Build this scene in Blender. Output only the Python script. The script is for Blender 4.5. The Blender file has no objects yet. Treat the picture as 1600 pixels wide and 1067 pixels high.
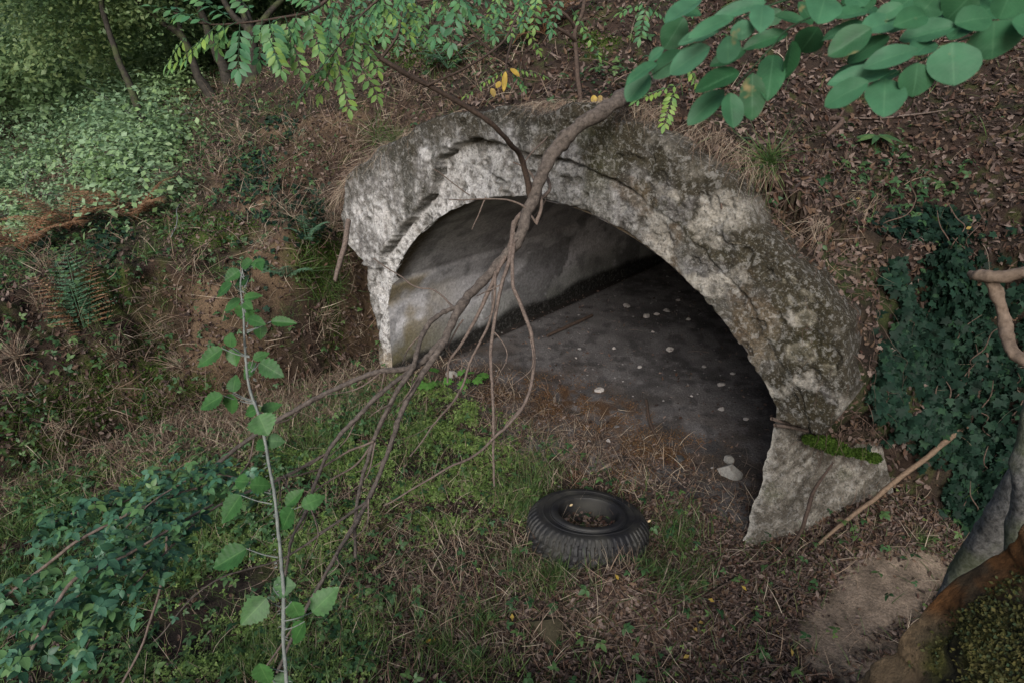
import bpy, math
import numpy as np
from mathutils import Vector, Matrix
rng = np.random.default_rng(7)
SC = bpy.context.scene
COL = SC.collection

# ------------------------------------------------------------ camera, world, sun, exposure
CAM = np.array([0.0, 0.0, 3.0]); PITCH = math.radians(25.0); FPX = 1000.0
cd = bpy.data.cameras.new('camera'); cam = bpy.data.objects.new('camera', cd); COL.objects.link(cam)
cd.sensor_width = 36.0; cd.lens = 22.5; cd.clip_end = 400; cd.clip_start = 0.02
cam.location = CAM; cam.rotation_euler = (math.radians(90) - PITCH, 0, 0)
cd.dof.use_dof = True; cd.dof.focus_distance = 4.6; cd.dof.aperture_fstop = 13.0
SC.camera = cam
SUN_EL, SUN_AZ = 33.0, 192.0      # azimuth measured from +Y clockwise
w = bpy.data.worlds.new('World'); SC.world = w; w.use_nodes = True
nt = w.node_tree; sky = nt.nodes.new('ShaderNodeTexSky'); sky.sky_type = 'NISHITA'; sky.sun_disc = False
sky.sun_elevation = math.radians(SUN_EL); sky.sun_rotation = math.radians(SUN_AZ)
sky.air_density = 1.0; sky.dust_density = 3.0; sky.ozone_density = 0.6
bg = nt.nodes['Background']; bg.inputs[1].default_value = 0.075; nt.links.new(sky.outputs[0], bg.inputs[0])
sd = bpy.data.lights.new('sun', 'SUN'); sd.energy = 2.0; sd.angle = math.radians(26); sd.color = (1.0, 0.985, 0.96)
so = bpy.data.objects.new('sun', sd); COL.objects.link(so)
az, el = math.radians(SUN_AZ), math.radians(SUN_EL)
sv = Vector((math.sin(az) * math.cos(el), math.cos(az) * math.cos(el), math.sin(el)))
so.rotation_euler = sv.to_track_quat('Z', 'Y').to_euler(); so.location = (0, 0, 12)
SC.view_settings.view_transform = 'Standard'; SC.view_settings.look = 'None'
SC.view_settings.exposure = 0.7; SC.view_settings.gamma = 1.0
SC.render.engine = 'CYCLES'; SC.cycles.max_bounces = 8; SC.cycles.transmission_bounces = 3; SC.cycles.transparent_max_bounces = 4

# ------------------------------------------------------------ maths helpers
cp, sp = math.cos(PITCH), math.sin(PITCH)
Rt = np.array([1.0, 0, 0]); Up = np.array([0, sp, cp]); Fw = np.array([0, cp, -sp])
def P(px, py, d):
    return CAM + d * ((px - 800) / FPX * Rt + (533.5 - py) / FPX * Up + Fw)
def proj(p):
    q = p - CAM; d = q @ Fw; dd = np.where(np.abs(d) < 1e-6, 1e-6, d)
    return 800 + FPX * (q @ Rt) / dd, 533.5 - FPX * (q @ Up) / dd, d
def h3(i, j, k, s):
    n = (i * 374761393 + j * 668265263 + k * 2147483647 + s * 974711) & 0xFFFFFFFF
    n = ((n ^ (n >> 13)) * 1274126177) & 0xFFFFFFFF
    n = ((n ^ (n >> 16)) * 2246822519) & 0xFFFFFFFF
    return ((n ^ (n >> 15)) & 0xFFFFFF) / float(0xFFFFFF)
def vn(p, s=0):
    f = np.floor(p).astype(np.int64); t = p - f; t = t * t * (3 - 2 * t)
    x, y, z = f[..., 0], f[..., 1], f[..., 2]; r = 0
    for a in (0, 1):
        for b in (0, 1):
            for c in (0, 1):
                wt = (t[..., 0] if a else 1 - t[..., 0]) * (t[..., 1] if b else 1 - t[..., 1]) * (t[..., 2] if c else 1 - t[..., 2])
                r = r + wt * h3(x + a, y + b, z + c, s)
    return r
def fbm(p, sc=1.0, o=4, s=0):
    p = np.asarray(p, float) * sc; r = 0; a = 0.5; tot = 0
    for i in range(o):
        r = r + a * vn(p * (2.03 ** i) + 17.3 * i, s + i); tot += a; a *= 0.5
    return r / tot
def ss(a, b, x): 
    t = np.clip((x - a) / (b - a), 0, 1); return t * t * (3 - 2 * t)
def blob(px, py, L, soft=0.5):
    m = np.zeros_like(px)
    for (cx, cy, rx, ry, *ang) in L:
        a = math.radians(ang[0]) if ang else 0
        dx, dy = px - cx, py - cy
        u = (dx * math.cos(a) + dy * math.sin(a)) / rx; v = (-dx * math.sin(a) + dy * math.cos(a)) / ry
        m = np.maximum(m, 1 - ss(1 - soft, 1 + soft, np.sqrt(u * u + v * v)))
    return m
def mix(a, b, m):
    m = np.asarray(m)[..., None]; return np.asarray(a) * (1 - m) + np.asarray(b) * m
def nrm(v): return v / (np.linalg.norm(v, axis=-1, keepdims=True) + 1e-12)

# ------------------------------------------------------------ object helpers
def tag(o, label=None, cat=None, group=None, kind=None):
    if label: o['label'] = label
    if cat: o['category'] = cat
    if group: o['group'] = group
    if kind: o['kind'] = kind
    return o
def empty(name, loc, label, cat, group=None):
    o = bpy.data.objects.new(name, None); COL.objects.link(o); o.location = tuple(float(c) for c in loc)
    o.empty_display_size = 0.1
    return tag(o, label, cat, group)
def mesh(name, V, F, mat, parent=None, attrs=None, smooth=True):
    V = np.asarray(V, np.float32); F = np.asarray(F, np.int32)
    if parent is not None: V = V - np.array(parent.location, np.float32)
    me = bpy.data.meshes.new(name); k = F.shape[1]
    me.vertices.add(len(V)); me.vertices.foreach_set('co', V.ravel())
    me.loops.add(F.size); me.loops.foreach_set('vertex_index', F.ravel())
    me.polygons.add(len(F)); me.polygons.foreach_set('loop_start', np.arange(0, F.size, k, dtype=np.int32))
    me.polygons.foreach_set('use_smooth', np.full(len(F), smooth, bool))
    for an, av in (attrs or {}).items():
        av = np.asarray(av, np.float32)
        if av.ndim == 1:
            a = me.attributes.new(an, 'FLOAT', 'POINT'); a.data.foreach_set('value', av)
        else:
            if av.shape[1] == 3: av = np.concatenate([av, np.ones((len(av), 1), np.float32)], 1)
            a = me.attributes.new(an, 'FLOAT_COLOR', 'POINT'); a.data.foreach_set('color', av.ravel())
    me.update(); me.validate(); me.materials.append(mat)
    o = bpy.data.objects.new(name, me); COL.objects.link(o)
    if parent is not None: o.parent = parent
    return o
def grid_faces(n, m, wrap=False):
    i = np.arange(n - 1)[:, None]; j = np.arange(m if wrap else m - 1)[None, :]
    a = i * m + j; b = i * m + (j + 1) % m
    return np.stack([a, b, b + m, a + m], -1).reshape(-1, 4)
class Acc:
    def __init__(s): s.V = []; s.F = []; s.A = {}; s.n = 0
    def add(s, V, F, **A):
        V = np.asarray(V, float); s.V.append(V); s.F.append(np.asarray(F, int) + s.n); s.n += len(V)
        for k, v in A.items(): s.A.setdefault(k, []).append(np.broadcast_to(np.asarray(v, float), (len(V),) + np.shape(v)[1:] if np.ndim(v) else (len(V),)))
    def build(s, name, mat, parent=None, smooth=True):
        return mesh(name, np.concatenate(s.V), np.concatenate(s.F), mat, parent, {k: np.concatenate(v) for k, v in s.A.items()}, smooth)
def cr(pts, n):
    """catmull-rom through rows of pts, n samples per span"""
    p = np.asarray(pts, float); p = np.vstack([2 * p[0] - p[1], p, 2 * p[-1] - p[-2]]); out = []
    for i in range(1, len(p) - 2):
        t = np.linspace(0, 1, n, endpoint=False)[:, None]; a, b, c, d = p[i - 1], p[i], p[i + 1], p[i + 2]
        out.append(0.5 * ((2 * b) + (c - a) * t + (2 * a - 5 * b + 4 * c - d) * t ** 2 + (3 * b - a - 3 * c + d) * t ** 3))
    out.append(p[-2][None]); return np.vstack(out)
def tube(pts, rad, ns=7, n=5, wob=0.0, lump=0.0, seed=0):
    q = cr(np.column_stack([np.asarray(pts, float), np.asarray(rad, float)]), n)
    p, r = q[:, :3].copy(), np.maximum(q[:, 3], 0.0003)
    if wob: p += (np.stack([fbm(p, 4, 3, seed + 40 + c) for c in range(3)], -1) - 0.5) * wob
    T = nrm(np.gradient(p, axis=0)); up = np.array([0.3, 0.2, 1.0])
    A = nrm(np.cross(T, up)); B = np.cross(T, A)
    th = np.linspace(0, 2 * math.pi, ns, endpoint=False)
    ring = A[:, None] * np.cos(th)[None, :, None] + B[:, None] * np.sin(th)[None, :, None]
    V = p[:, None] + ring * r[:, None, None]
    if lump: V += ring * (r[:, None] * lump * (fbm(V * np.array([1, 1, 1]), 2.2 / max(r.mean(), 1e-3) * 0.25, 3, seed) - 0.5) * 2)[..., None]
    V = V.reshape(-1, 3); F = grid_faces(len(p), ns, True)
    c0 = np.array([[0, 0, 0, 0]])
    # closed tips
    V = np.vstack([V, p[0], p[-1]]); a = len(V) - 2; b = a + 1; base = (len(p) - 1) * ns
    j = np.arange(ns); j2 = (j + 1) % ns
    F = np.vstack([F, np.stack([np.full(ns, a), j2, j, np.full(ns, a)], -1)[:, :4], np.stack([np.full(ns, b), base + j, base + j2, np.full(ns, b)], -1)])
    return V, F
def fix(F):
    """quads whose first and last index are equal become proper by dropping: returned as list form"""
    return F

# ------------------------------------------------------------ materials
def newmat(name):
    m = bpy.data.materials.new(name); m.use_nodes = True; return m, m.node_tree, m.node_tree.nodes['Principled BSDF']
def N(nt, t, **k):
    n = nt.nodes.new(t)
    for a, b in k.items():
        if a.startswith('i_'): n.inputs[a[2:]].default_value = b
        else: setattr(n, a, b)
    return n
def attr_mat(name, detail=60.0, contrast=0.5, bump=0.6, bscale=None, rough=0.95, dist=0.01, spec=0.2, speck=0.0):
    """albedo from the 'Col' attribute times fine procedural noise, with bump"""
    m, nt, b = newmat(name); L = nt.links.new
    a = N(nt, 'ShaderNodeAttribute', attribute_name='Col'); tc = N(nt, 'ShaderNodeTexCoord')
    n1 = N(nt, 'ShaderNodeTexNoise'); n1.inputs['Scale'].default_value = detail; n1.inputs['Detail'].default_value = 8; n1.inputs['Roughness'].default_value = 0.7
    L(tc.outputs['Object'], n1.inputs['Vector'])
    mr = N(nt, 'ShaderNodeMapRange'); mr.inputs[1].default_value = 0.3; mr.inputs[2].default_value = 0.7; mr.inputs[3].default_value = 1 - contrast; mr.inputs[4].default_value = 1 + contrast
    L(n1.outputs[0], mr.inputs[0])
    mx = N(nt, 'ShaderNodeMix', data_type='RGBA', blend_type='MULTIPLY'); mx.inputs[0].default_value = 1
    L(a.outputs['Color'], mx.inputs[6]); L(mr.outputs[0], mx.inputs[7]); out = mx.outputs[2]
    if speck:
        for sc_k, lo, hi, colr, am in ((26, .53, .60, (.62, .61, .58), .55), (38, .55, .62, (.03, .03, .024), .75), (85, .56, .62, (.60, .59, .55), .5), (70, .57, .64, (.035, .03, .02), .6), (12, .56, .66, (.07, .06, .04), .6)):
            nk = N(nt, 'ShaderNodeTexNoise'); nk.inputs['Scale'].default_value = sc_k; nk.inputs['Detail'].default_value = 6; nk.inputs['Roughness'].default_value = .65; nk.inputs['Distortion'].default_value = .4
            of = N(nt, 'ShaderNodeVectorMath', operation='ADD'); of.inputs[1].default_value = (sc_k, 3 * lo, 7 + hi); L(tc.outputs['Object'], of.inputs[0]); L(of.outputs[0], nk.inputs['Vector'])
            mk = N(nt, 'ShaderNodeMapRange'); mk.inputs[1].default_value = lo; mk.inputs[2].default_value = hi; mk.inputs[4].default_value = am * speck; L(nk.outputs[0], mk.inputs[0])
            m5 = N(nt, 'ShaderNodeMix', data_type='RGBA'); L(mk.outputs[0], m5.inputs[0]); L(out, m5.inputs[6])
            m6 = N(nt, 'ShaderNodeMix', data_type='RGBA'); m6.inputs[0].default_value = .55 if colr[0] > .3 else .25; m6.inputs[6].default_value = (*colr, 1); L(out, m6.inputs[7]); L(m6.outputs[2], m5.inputs[7]); out = m5.outputs[2]
    L(out, b.inputs['Base Color'])
    n2 = N(nt, 'ShaderNodeTexNoise'); n2.inputs['Scale'].default_value = bscale or detail * 0.6; n2.inputs['Detail'].default_value = 10; n2.inputs['Roughness'].default_value = 0.75
    L(tc.outputs['Object'], n2.inputs['Vector'])
    bp = N(nt, 'ShaderNodeBump'); bp.inputs['Strength'].default_value = bump; bp.inputs['Distance'].default_value = dist
    L(n2.outputs[0], bp.inputs['Height']); L(bp.outputs[0], b.inputs['Normal'])
    b.inputs['Roughness'].default_value = rough; b.inputs['Specular IOR Level'].default_value = spec
    return m
def leaf_mat(name, cols, trans=0.25, rough=0.55, spec=0.35, vein=0.0, veincol=(0.25, 0.35, 0.15), spots=0.0, noise=25.0, bump=0.0):
    """per-leaf colour from attribute 'rnd' through a ramp; leaf coords in 'luv' (x across, y along)"""
    m, nt, b = newmat(name); L = nt.links.new
    a = N(nt, 'ShaderNodeAttribute', attribute_name='rnd')
    r = N(nt, 'ShaderNodeValToRGB'); el = r.color_ramp.elements
    while len(el) < len(cols): el.new(0.5)
    for i, c in enumerate(cols):
        el[i].position = i / max(1, len(cols) - 1); el[i].color = (*c, 1)
    L(a.outputs['Fac'], r.inputs[0])
    tc = N(nt, 'ShaderNodeTexCoord'); n1 = N(nt, 'ShaderNodeTexNoise'); n1.inputs['Scale'].default_value = noise; n1.inputs['Detail'].default_value = 4
    L(tc.outputs['Object'], n1.inputs['Vector'])
    mr = N(nt, 'ShaderNodeMapRange'); mr.inputs[1].default_value = 0.3; mr.inputs[2].default_value = 0.7; mr.inputs[3].default_value = 0.72; mr.inputs[4].default_value = 1.25
    L(n1.outputs[0], mr.inputs[0])
    mx = N(nt, 'ShaderNodeMix', data_type='RGBA', blend_type='MULTIPLY'); mx.inputs[0].default_value = 1
    L(r.outputs[0], mx.inputs[6]); L(mr.outputs[0], mx.inputs[7]); out = mx.outputs[2]
    if vein or spots:
        uv = N(nt, 'ShaderNodeAttribute', attribute_name='luv'); sx = N(nt, 'ShaderNodeSeparateColor'); L(uv.outputs['Color'], sx.inputs[0])
    if vein:
        # midrib + side veins rising at an angle
        ab = N(nt, 'ShaderNodeMath', operation='ABSOLUTE'); L(sx.outputs[0], ab.inputs[0])
        mid = N(nt, 'ShaderNodeMapRange'); mid.inputs[1].default_value = 0.0; mid.inputs[2].default_value = 0.07; mid.inputs[3].default_value = 1; mid.inputs[4].default_value = 0; L(ab.outputs[0], mid.inputs[0])
        s1 = N(nt, 'ShaderNodeMath', operation='MULTIPLY_ADD'); s1.inputs[1].default_value = -0.35; L(ab.outputs[0], s1.inputs[0]); L(sx.outputs[1], s1.inputs[2])
        s2 = N(nt, 'ShaderNodeMath', operation='MULTIPLY'); s2.inputs[1].default_value = 9.0; L(s1.outputs[0], s2.inputs[0])
        fr = N(nt, 'ShaderNodeMath', operation='FRACT'); L(s2.outputs[0], fr.inputs[0])
        sd_ = N(nt, 'ShaderNodeMapRange'); sd_.inputs[1].default_value = 0.0; sd_.inputs[2].default_value = 0.14; sd_.inputs[3].default_value = 0.55; sd_.inputs[4].default_value = 0; L(fr.outputs[0], sd_.inputs[0])
        mxm = N(nt, 'ShaderNodeMath', operation='MAXIMUM'); L(mid.outputs[0], mxm.inputs[0]); L(sd_.outputs[0], mxm.inputs[1])
        vm = N(nt, 'ShaderNodeMath', operation='MULTIPLY'); vm.inputs[1].default_value = vein; L(mxm.outputs[0], vm.inputs[0])
        m2 = N(nt, 'ShaderNodeMix', data_type='RGBA'); L(vm.outputs[0], m2.inputs[0]); L(out, m2.inputs[6]); m2.inputs[7].default_value = (*veincol, 1); out = m2.outputs[2]
    if spots:
        n3 = N(nt, 'ShaderNodeTexNoise'); n3.inputs['Scale'].default_value = 45; n3.inputs['Detail'].default_value = 3; L(tc.outputs['Object'], n3.inputs['Vector'])
        r3 = N(nt, 'ShaderNodeMapRange'); r3.inputs[1].default_value = 0.68; r3.inputs[2].default_value = 0.76; r3.inputs[3].default_value = 0; r3.inputs[4].default_value = spots; L(n3.outputs[0], r3.inputs[0])
        m3 = N(nt, 'ShaderNodeMix', data_type='RGBA'); L(r3.outputs[0], m3.inputs[0]); L(out, m3.inputs[6]); m3.inputs[7].default_value = (0.30, 0.22, 0.10, 1); out = m3.outputs[2]
    L(out, b.inputs['Base Color']); b.inputs['Roughness'].default_value = rough; b.inputs['Specular IOR Level'].default_value = spec
    if bump:
        bp = N(nt, 'ShaderNodeBump'); bp.inputs['Strength'].default_value = bump; bp.inputs['Distance'].default_value = 0.002; L(n1.outputs[0], bp.inputs['Height']); L(bp.outputs[0], b.inputs['Normal'])
    if trans:
        tr = N(nt, 'ShaderNodeBsdfTranslucent'); L(out, tr.inputs['Color']); ms = N(nt, 'ShaderNodeMixShader'); ms.inputs[0].default_value = trans
        L(b.outputs[0], ms.inputs[1]); L(tr.outputs[0], ms.inputs[2]); L(ms.outputs[0], nt.nodes['Material Output'].inputs['Surface'])
    return m
def bark_mat(name, c1, c2, scale=30.0, bump=0.8, moss=0.0):
    m, nt, b = newmat(name); L = nt.links.new
    tc = N(nt, 'ShaderNodeTexCoord'); n1 = N(nt, 'ShaderNodeTexNoise'); n1.inputs['Scale'].default_value = scale; n1.inputs['Detail'].default_value = 8; n1.inputs['Roughness'].default_value = 0.7
    L(tc.outputs['Object'], n1.inputs['Vector'])
    r = N(nt, 'ShaderNodeValToRGB'); r.color_ramp.elements[0].position = 0.33; r.color_ramp.elements[1].position = 0.68
    r.color_ramp.elements[0].color = (*c1, 1); r.color_ramp.elements[1].color = (*c2, 1); L(n1.outputs[0], r.inputs[0]); out = r.outputs[0]
    if moss:
        n2 = N(nt, 'ShaderNodeTexNoise'); n2.inputs['Scale'].default_value = 5; n2.inputs['Detail'].default_value = 5; L(tc.outputs['Object'], n2.inputs['Vector'])
        mr = N(nt, 'ShaderNodeMapRange'); mr.inputs[1].default_value = 0.5; mr.inputs[2].default_value = 0.62; mr.inputs[4].default_value = moss; L(n2.outputs[0], mr.inputs[0])
        mx = N(nt, 'ShaderNodeMix', data_type='RGBA'); L(mr.outputs[0], mx.inputs[0]); L(out, mx.inputs[6]); mx.inputs[7].default_value = (0.06, 0.08, 0.025, 1); out = mx.outputs[2]
    L(out, b.inputs['Base Color']); b.inputs['Roughness'].default_value = 0.85; b.inputs['Specular IOR Level'].default_value = 0.25
    bp = N(nt, 'ShaderNodeBump'); bp.inputs['Strength'].default_value = bump; bp.inputs['Distance'].default_value = 0.006; L(n1.outputs[0], bp.inputs['Height']); L(bp.outputs[0], b.inputs['Normal'])
    return m

# ------------------------------------------------------------ layout of the place
O = np.array([0.125, 4.52]); S2 = np.array([0.742, -0.67]); S2 /= np.linalg.norm(S2); N2 = np.array([-S2[1], S2[0]])
def W(s, t, z):
    s, t, z = np.broadcast_arrays(np.asarray(s, float), np.asarray(t, float), np.asarray(z, float))
    return np.stack([O[0] + s * S2[0] + t * N2[0], O[1] + s * S2[1] + t * N2[1], z], -1)
def st(x, y): return (x - O[0]) * S2[0] + (y - O[1]) * S2[1], (x - O[0]) * N2[0] + (y - O[1]) * N2[1]
topS = np.array([-2.6, -2.3, -2.1, -1.5, -0.75, 0, 0.75, 1.1, 1.5, 1.95, 2.3, 2.6]); topZ = np.array([1.55, 1.75, 1.95, 2.26, 2.48, 2.63, 2.66, 2.6, 2.42, 2.1, 1.9, 1.85])
FOOT = [(-16, -6), (-7, 1.2), (-5, 2.9), (-3.8, 3.9), (-2.84, 4.86), (-1.9, 5.55)] + [tuple(W(s, 0.2, 0)[:2]) for s in (-2.3, -1, 1, 1.85)] + [(2.05, 3.62), (2.5, 3.6), (2.95, 3.35), (3.1, 2.6), (2.95, 1.5), (3.0, -3), (6, -8)]
POLY = np.array(FOOT + [(60, -8), (60, 90), (-60, 90), (-60, -6)])
FOOT = np.array(FOOT)
def foot_sd(x, y):
    best = np.full(x.shape, 1e9)
    for a, b in zip(FOOT[:-1], FOOT[1:]):
        ab = b - a; t = np.clip(((x - a[0]) * ab[0] + (y - a[1]) * ab[1]) / (ab @ ab), 0, 1)
        best = np.minimum(best, np.hypot(x - a[0] - t * ab[0], y - a[1] - t * ab[1]))
    ins = np.zeros(x.shape, bool); n = len(POLY)
    for i in range(n):
        x1, y1 = POLY[i]; x2, y2 = POLY[(i + 1) % n]
        if y1 == y2: continue
        c = ((y1 > y) != (y2 > y)) & (x < (x2 - x1) * (y - y1) / (y2 - y1) + x1); ins ^= c
    return np.where(ins, best, -best)
CP = [(*W(s, 0.2, 0)[:2], z) for s, z in zip(topS, topZ)]
CP += [(-2.3, 6.1, 1.5), (-3.0, 5.6, 1.27), (-4.3, 4.75, 1.2), (-5.6, 3.8, 1.08), (-8, 1.8, .8), (-3.25, 6.5, 1.42), (-4.6, 8.8, 1.8), (-4.2, 9.8, 2.35), (-9.6, 12.3, 1.0), (-6.4, 7.9, .98), (-12, 6, .7),
       (-14, 14, 1.2), (-24, 24, 3), (-8, 18, 2.6), (-2, 10, 3.6), (.46, 6.56, 3.3), (-1.2, 7.6, 2.75), (1.2, 9, 4.5), (2, 13, 6.0), (0, 22, 8), (-14, 30, 6), (2.6, 4.2, 1.95), (3.2, 4.9, 2.45), (3.9, 6.3, 3.4), (3.55, 2.8, 1.75), (5, 2.4, 2.4),
       (6.2, 4.2, 3.4), (9, 8, 5.7), (3.5, 1.2, 1.8), (4.5, -1, 2.6), (10, 0, 5), (12, 16, 9), (-30, 0, 0.5), (30, 30, 18), (30, -5, 13)]
CP = np.array(CP)
def tps_fit(C, lam=0.02):
    n = len(C); d2 = ((C[:, None, :2] - C[None, :, :2]) ** 2).sum(-1); K = 0.5 * d2 * np.log(d2 + 1e-12)
    K += lam * np.eye(n); Pm = np.c_[np.ones(n), C[:, :2]]
    A = np.block([[K, Pm], [Pm.T, np.zeros((3, 3))]]); return np.linalg.solve(A, np.r_[C[:, 2], 0, 0, 0])
TW = tps_fit(CP)
def zhill(x, y):
    sh = x.shape; x = x.ravel(); y = y.ravel(); r = TW[-3] + TW[-2] * x + TW[-1] * y
    for i, c in enumerate(CP):
        d2 = (x - c[0]) ** 2 + (y - c[1]) ** 2; r = r + TW[i] * 0.5 * d2 * np.log(d2 + 1e-12)
    return r.reshape(sh)
def zground(x, y):
    p = np.stack([x, y, 0 * x], -1)
    z = 0.10 * (fbm(p, 1.3, 4, 5) - .5) + 0.03 * (fbm(p, 9, 3, 9) - .5)
    s, t = st(x, y)
    inside = ss(-0.2, 0.5, t) * ss(2.3, 1.8, np.abs(s))
    z = z * (1 - 0.75 * inside)
    z += 1.5 * ss(2.7, -0.6, y) * ss(3.2, 2.0, np.abs(x - .2)) + 1.2 * ss(2.4, -0.6, y) * ss(2.0, 3.2, np.abs(x - .2))
    z -= 0.08 * ss(-1.56, -1.66, s) * ss(-0.1, 0.3, t) * ss(-2.2, -1.9, s)
    z += 0.16 * np.exp(-(((x - .72) / .28) ** 2 + ((y - 2.72) / .20) ** 2))
    z += 0.13 * np.exp(-(((x - .55) / .38) ** 2 + ((y - 2.78) / .20) ** 2))
    z += 0.26 * np.exp(-(((x - 2.5) / .5) ** 2 + ((y - 3.4) / .42) ** 2))
    z += 0.05 * np.exp(-(((s - 1.2) / .5) ** 2 + ((t - .1) / .3) ** 2))
    return z
def zsurf(x, y):
    d = foot_sd(x, y); s, t = st(x, y); zg = zground(x, y)
    p = np.stack([x, y, 0 * x], -1)
    wid = np.where(s < 0, 0.06 + .56 * ss(-2.15, -2.9, s), 0.06 + .5 * ss(2.15, 2.7, s))
    dd = d + 0.16 * (fbm(p, 2.6, 4, 21) - .5) * ss(0.1, 0.5, wid)
    k = np.clip(dd / wid, 0, 1); k = k ** 0.8
    zh = zhill(x, y) + 0.22 * (fbm(p, 1.1, 4, 31) - .5) * ss(0.0, 1.2, d) + 0.10 * (fbm(p, 3.5, 4, 33) - .5) * ss(0, .4, d)
    return zg + (zh - zg) * k, d, s, t
def G(px, py, lift=0.0):
    """point of the terrain seen at a picture position"""
    r = P(px, py, 1.0) - CAM; ds = np.arange(0.8, 40, 0.02); q = CAM + ds[:, None] * r
    z = zsurf(q[:, 0], q[:, 1])[0]; s, t = st(q[:, 0], q[:, 1])
    z = np.where((np.abs(s) < 1.86) & (t > 0) & (q[:, 2] < 1.9), zground(q[:, 0], q[:, 1]), z)
    i = np.argmax(q[:, 2] < z); p = q[i].copy(); p[2] = z[i] + lift; return p

# ------------------------------------------------------------ terrain sheets
C_litter = np.array([.042, .027, .020]); C_soil = np.array([.032, .024, .018]); C_earth = np.array([.135, .092, .058]); C_moss = np.array([.055, .075, .018])
C_sand = np.array([.24, .185, .14]); C_dark = np.array([.028, .022, .018]); C_floor = np.array([.118, .110, .110]); C_ash = np.array([.22, .21, .21]); C_rust = np.array([.085, .048, .026])
def ground_colour(V, hill):
    px, py, d = proj(V); n = fbm(V, 3, 5, 3); n2 = fbm(V, 12, 4, 13); 
    jx = px + 60 * (fbm(V, 4, 3, 61) - .5); jy = py + 60 * (fbm(V, 4, 3, 62) - .5)
    c = mix(C_soil, C_litter, ss(.35, .65, n))
    c = mix(c, C_moss, ss(.56, .7, n2) * 0.5)
    if hill:
        bare = blob(jx, jy, [(455, 245, 45, 60, 20), (300, 480, 95, 50, 0), (330, 560, 120, 60, 0), (420, 420, 60, 60), (560, 480, 45, 110), (380, 300, 60, 30, 20), (1330, 450, 40, 80), (1500, 660, 60, 60), (210, 600, 60, 60), (540, 200, 60, 26)], .35)
        c = mix(c, mix(C_earth, C_earth * .45, ss(.4, .65, n)), bare)
        mo = blob(jx, jy, [(240, 590, 30, 90), (70, 660, 60, 60), (320, 360, 60, 20), (500, 400, 40, 60), (150, 600, 40, 60), (300, 620, 50, 30), (520, 510, 12, 26), (930, 70, 30, 20), (200, 450, 60, 30)], .5)
        c = mix(c, C_moss, mo * ss(.35, .6, n2))
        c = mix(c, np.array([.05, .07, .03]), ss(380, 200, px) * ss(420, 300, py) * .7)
    else:
        s, t = st(V[:, 0], V[:, 1])
        fl = ss(-.1, .25, t + .35 * (n - .5) * 1.0 - 0.0) * ss(2.0, 1.9, np.abs(s))
        fc = mix(C_floor * 1.1, C_floor * .6, ss(.4, .7, n)); fc = mix(fc, C_floor * 1.6, ss(.55, .75, n2) * .5)
        c = mix(c, fc, fl); c = mix(c, np.array([.060, .042, .028]), fl * ss(1.9, .4, t) * ss(.40, .62, fbm(V, 5, 5, 19)) * .85); c = mix(c, C_floor * .35, fl * ss(.56, .66, fbm(V, 9, 4, 20)) * .6)
        c = mix(c, np.array([.12, .085, .06]), blob(jx, jy, [(250, 690, 330, 55, -14), (480, 640, 140, 40)], .5) * ss(.35, .55, n2) * .8)
        c = mix(c, C_rust, blob(jx, jy, [(900, 640, 90, 36, 15), (1020, 700, 80, 22, 5)], .5) * ss(.35, .6, n2))
        c = mix(c, C_ash, blob(jx, jy, [(905, 650, 26, 10), (850, 700, 70, 26, 20), (950, 720, 60, 20), (1000, 745, 30, 14)], .5) * ss(.4, .62, n2) * .8)
        sand = blob(jx, jy, [(1370, 930, 95, 65, -25), (1310, 1000, 80, 60), (1440, 900, 50, 40), (1360, 1040, 60, 50)], .35)
        c = mix(c, mix(C_sand, C_sand * .6, ss(.42, .68, n2)), sand)
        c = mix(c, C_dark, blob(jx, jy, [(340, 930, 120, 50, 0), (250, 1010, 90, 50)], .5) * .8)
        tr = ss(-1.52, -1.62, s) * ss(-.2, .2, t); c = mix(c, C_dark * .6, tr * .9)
    return c
def warp(a, b, n, c, k):
    t = np.linspace(math.asinh((a - c) / k), math.asinh((b - c) / k), n); return c + k * np.sinh(t)
M_soil = attr_mat('soil_material', 70, .55, .9, 45, .95, .02)
def sheet(xs, ys):
    X, Y = np.meshgrid(xs, ys, indexing='ij'); return X, Y
# ground in front of and inside the tunnel
X, Y = sheet(warp(-14, 16, 640, 0.3, 2.2), warp(-6, 22, 560, 3.2, 2.0))
Z = zground(X, Y); D = foot_sd(X, Y); s_, t_ = st(X, Y)
keep = (D < 0.55) | ((np.abs(s_) < 2.2) & (t_ > -.5) & (t_ < 15))
Fg = grid_faces(*X.shape); kf = keep.ravel()[Fg].all(1); Fg = Fg[kf]
Vg = np.stack([X, Y, Z], -1).reshape(-1, 3)
def compact(V, F):
    u, inv = np.unique(F.ravel(), return_inverse=True); return V[u], inv.reshape(F.shape)
Vg, Fg = compact(Vg, Fg)
ground = mesh('ground', Vg, Fg, M_soil, attrs={'Col': ground_colour(Vg, False)}); tag(ground, 'brown forest floor with dark dusty tunnel floor and bare sandy patch', 'ground', kind='structure')
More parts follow.
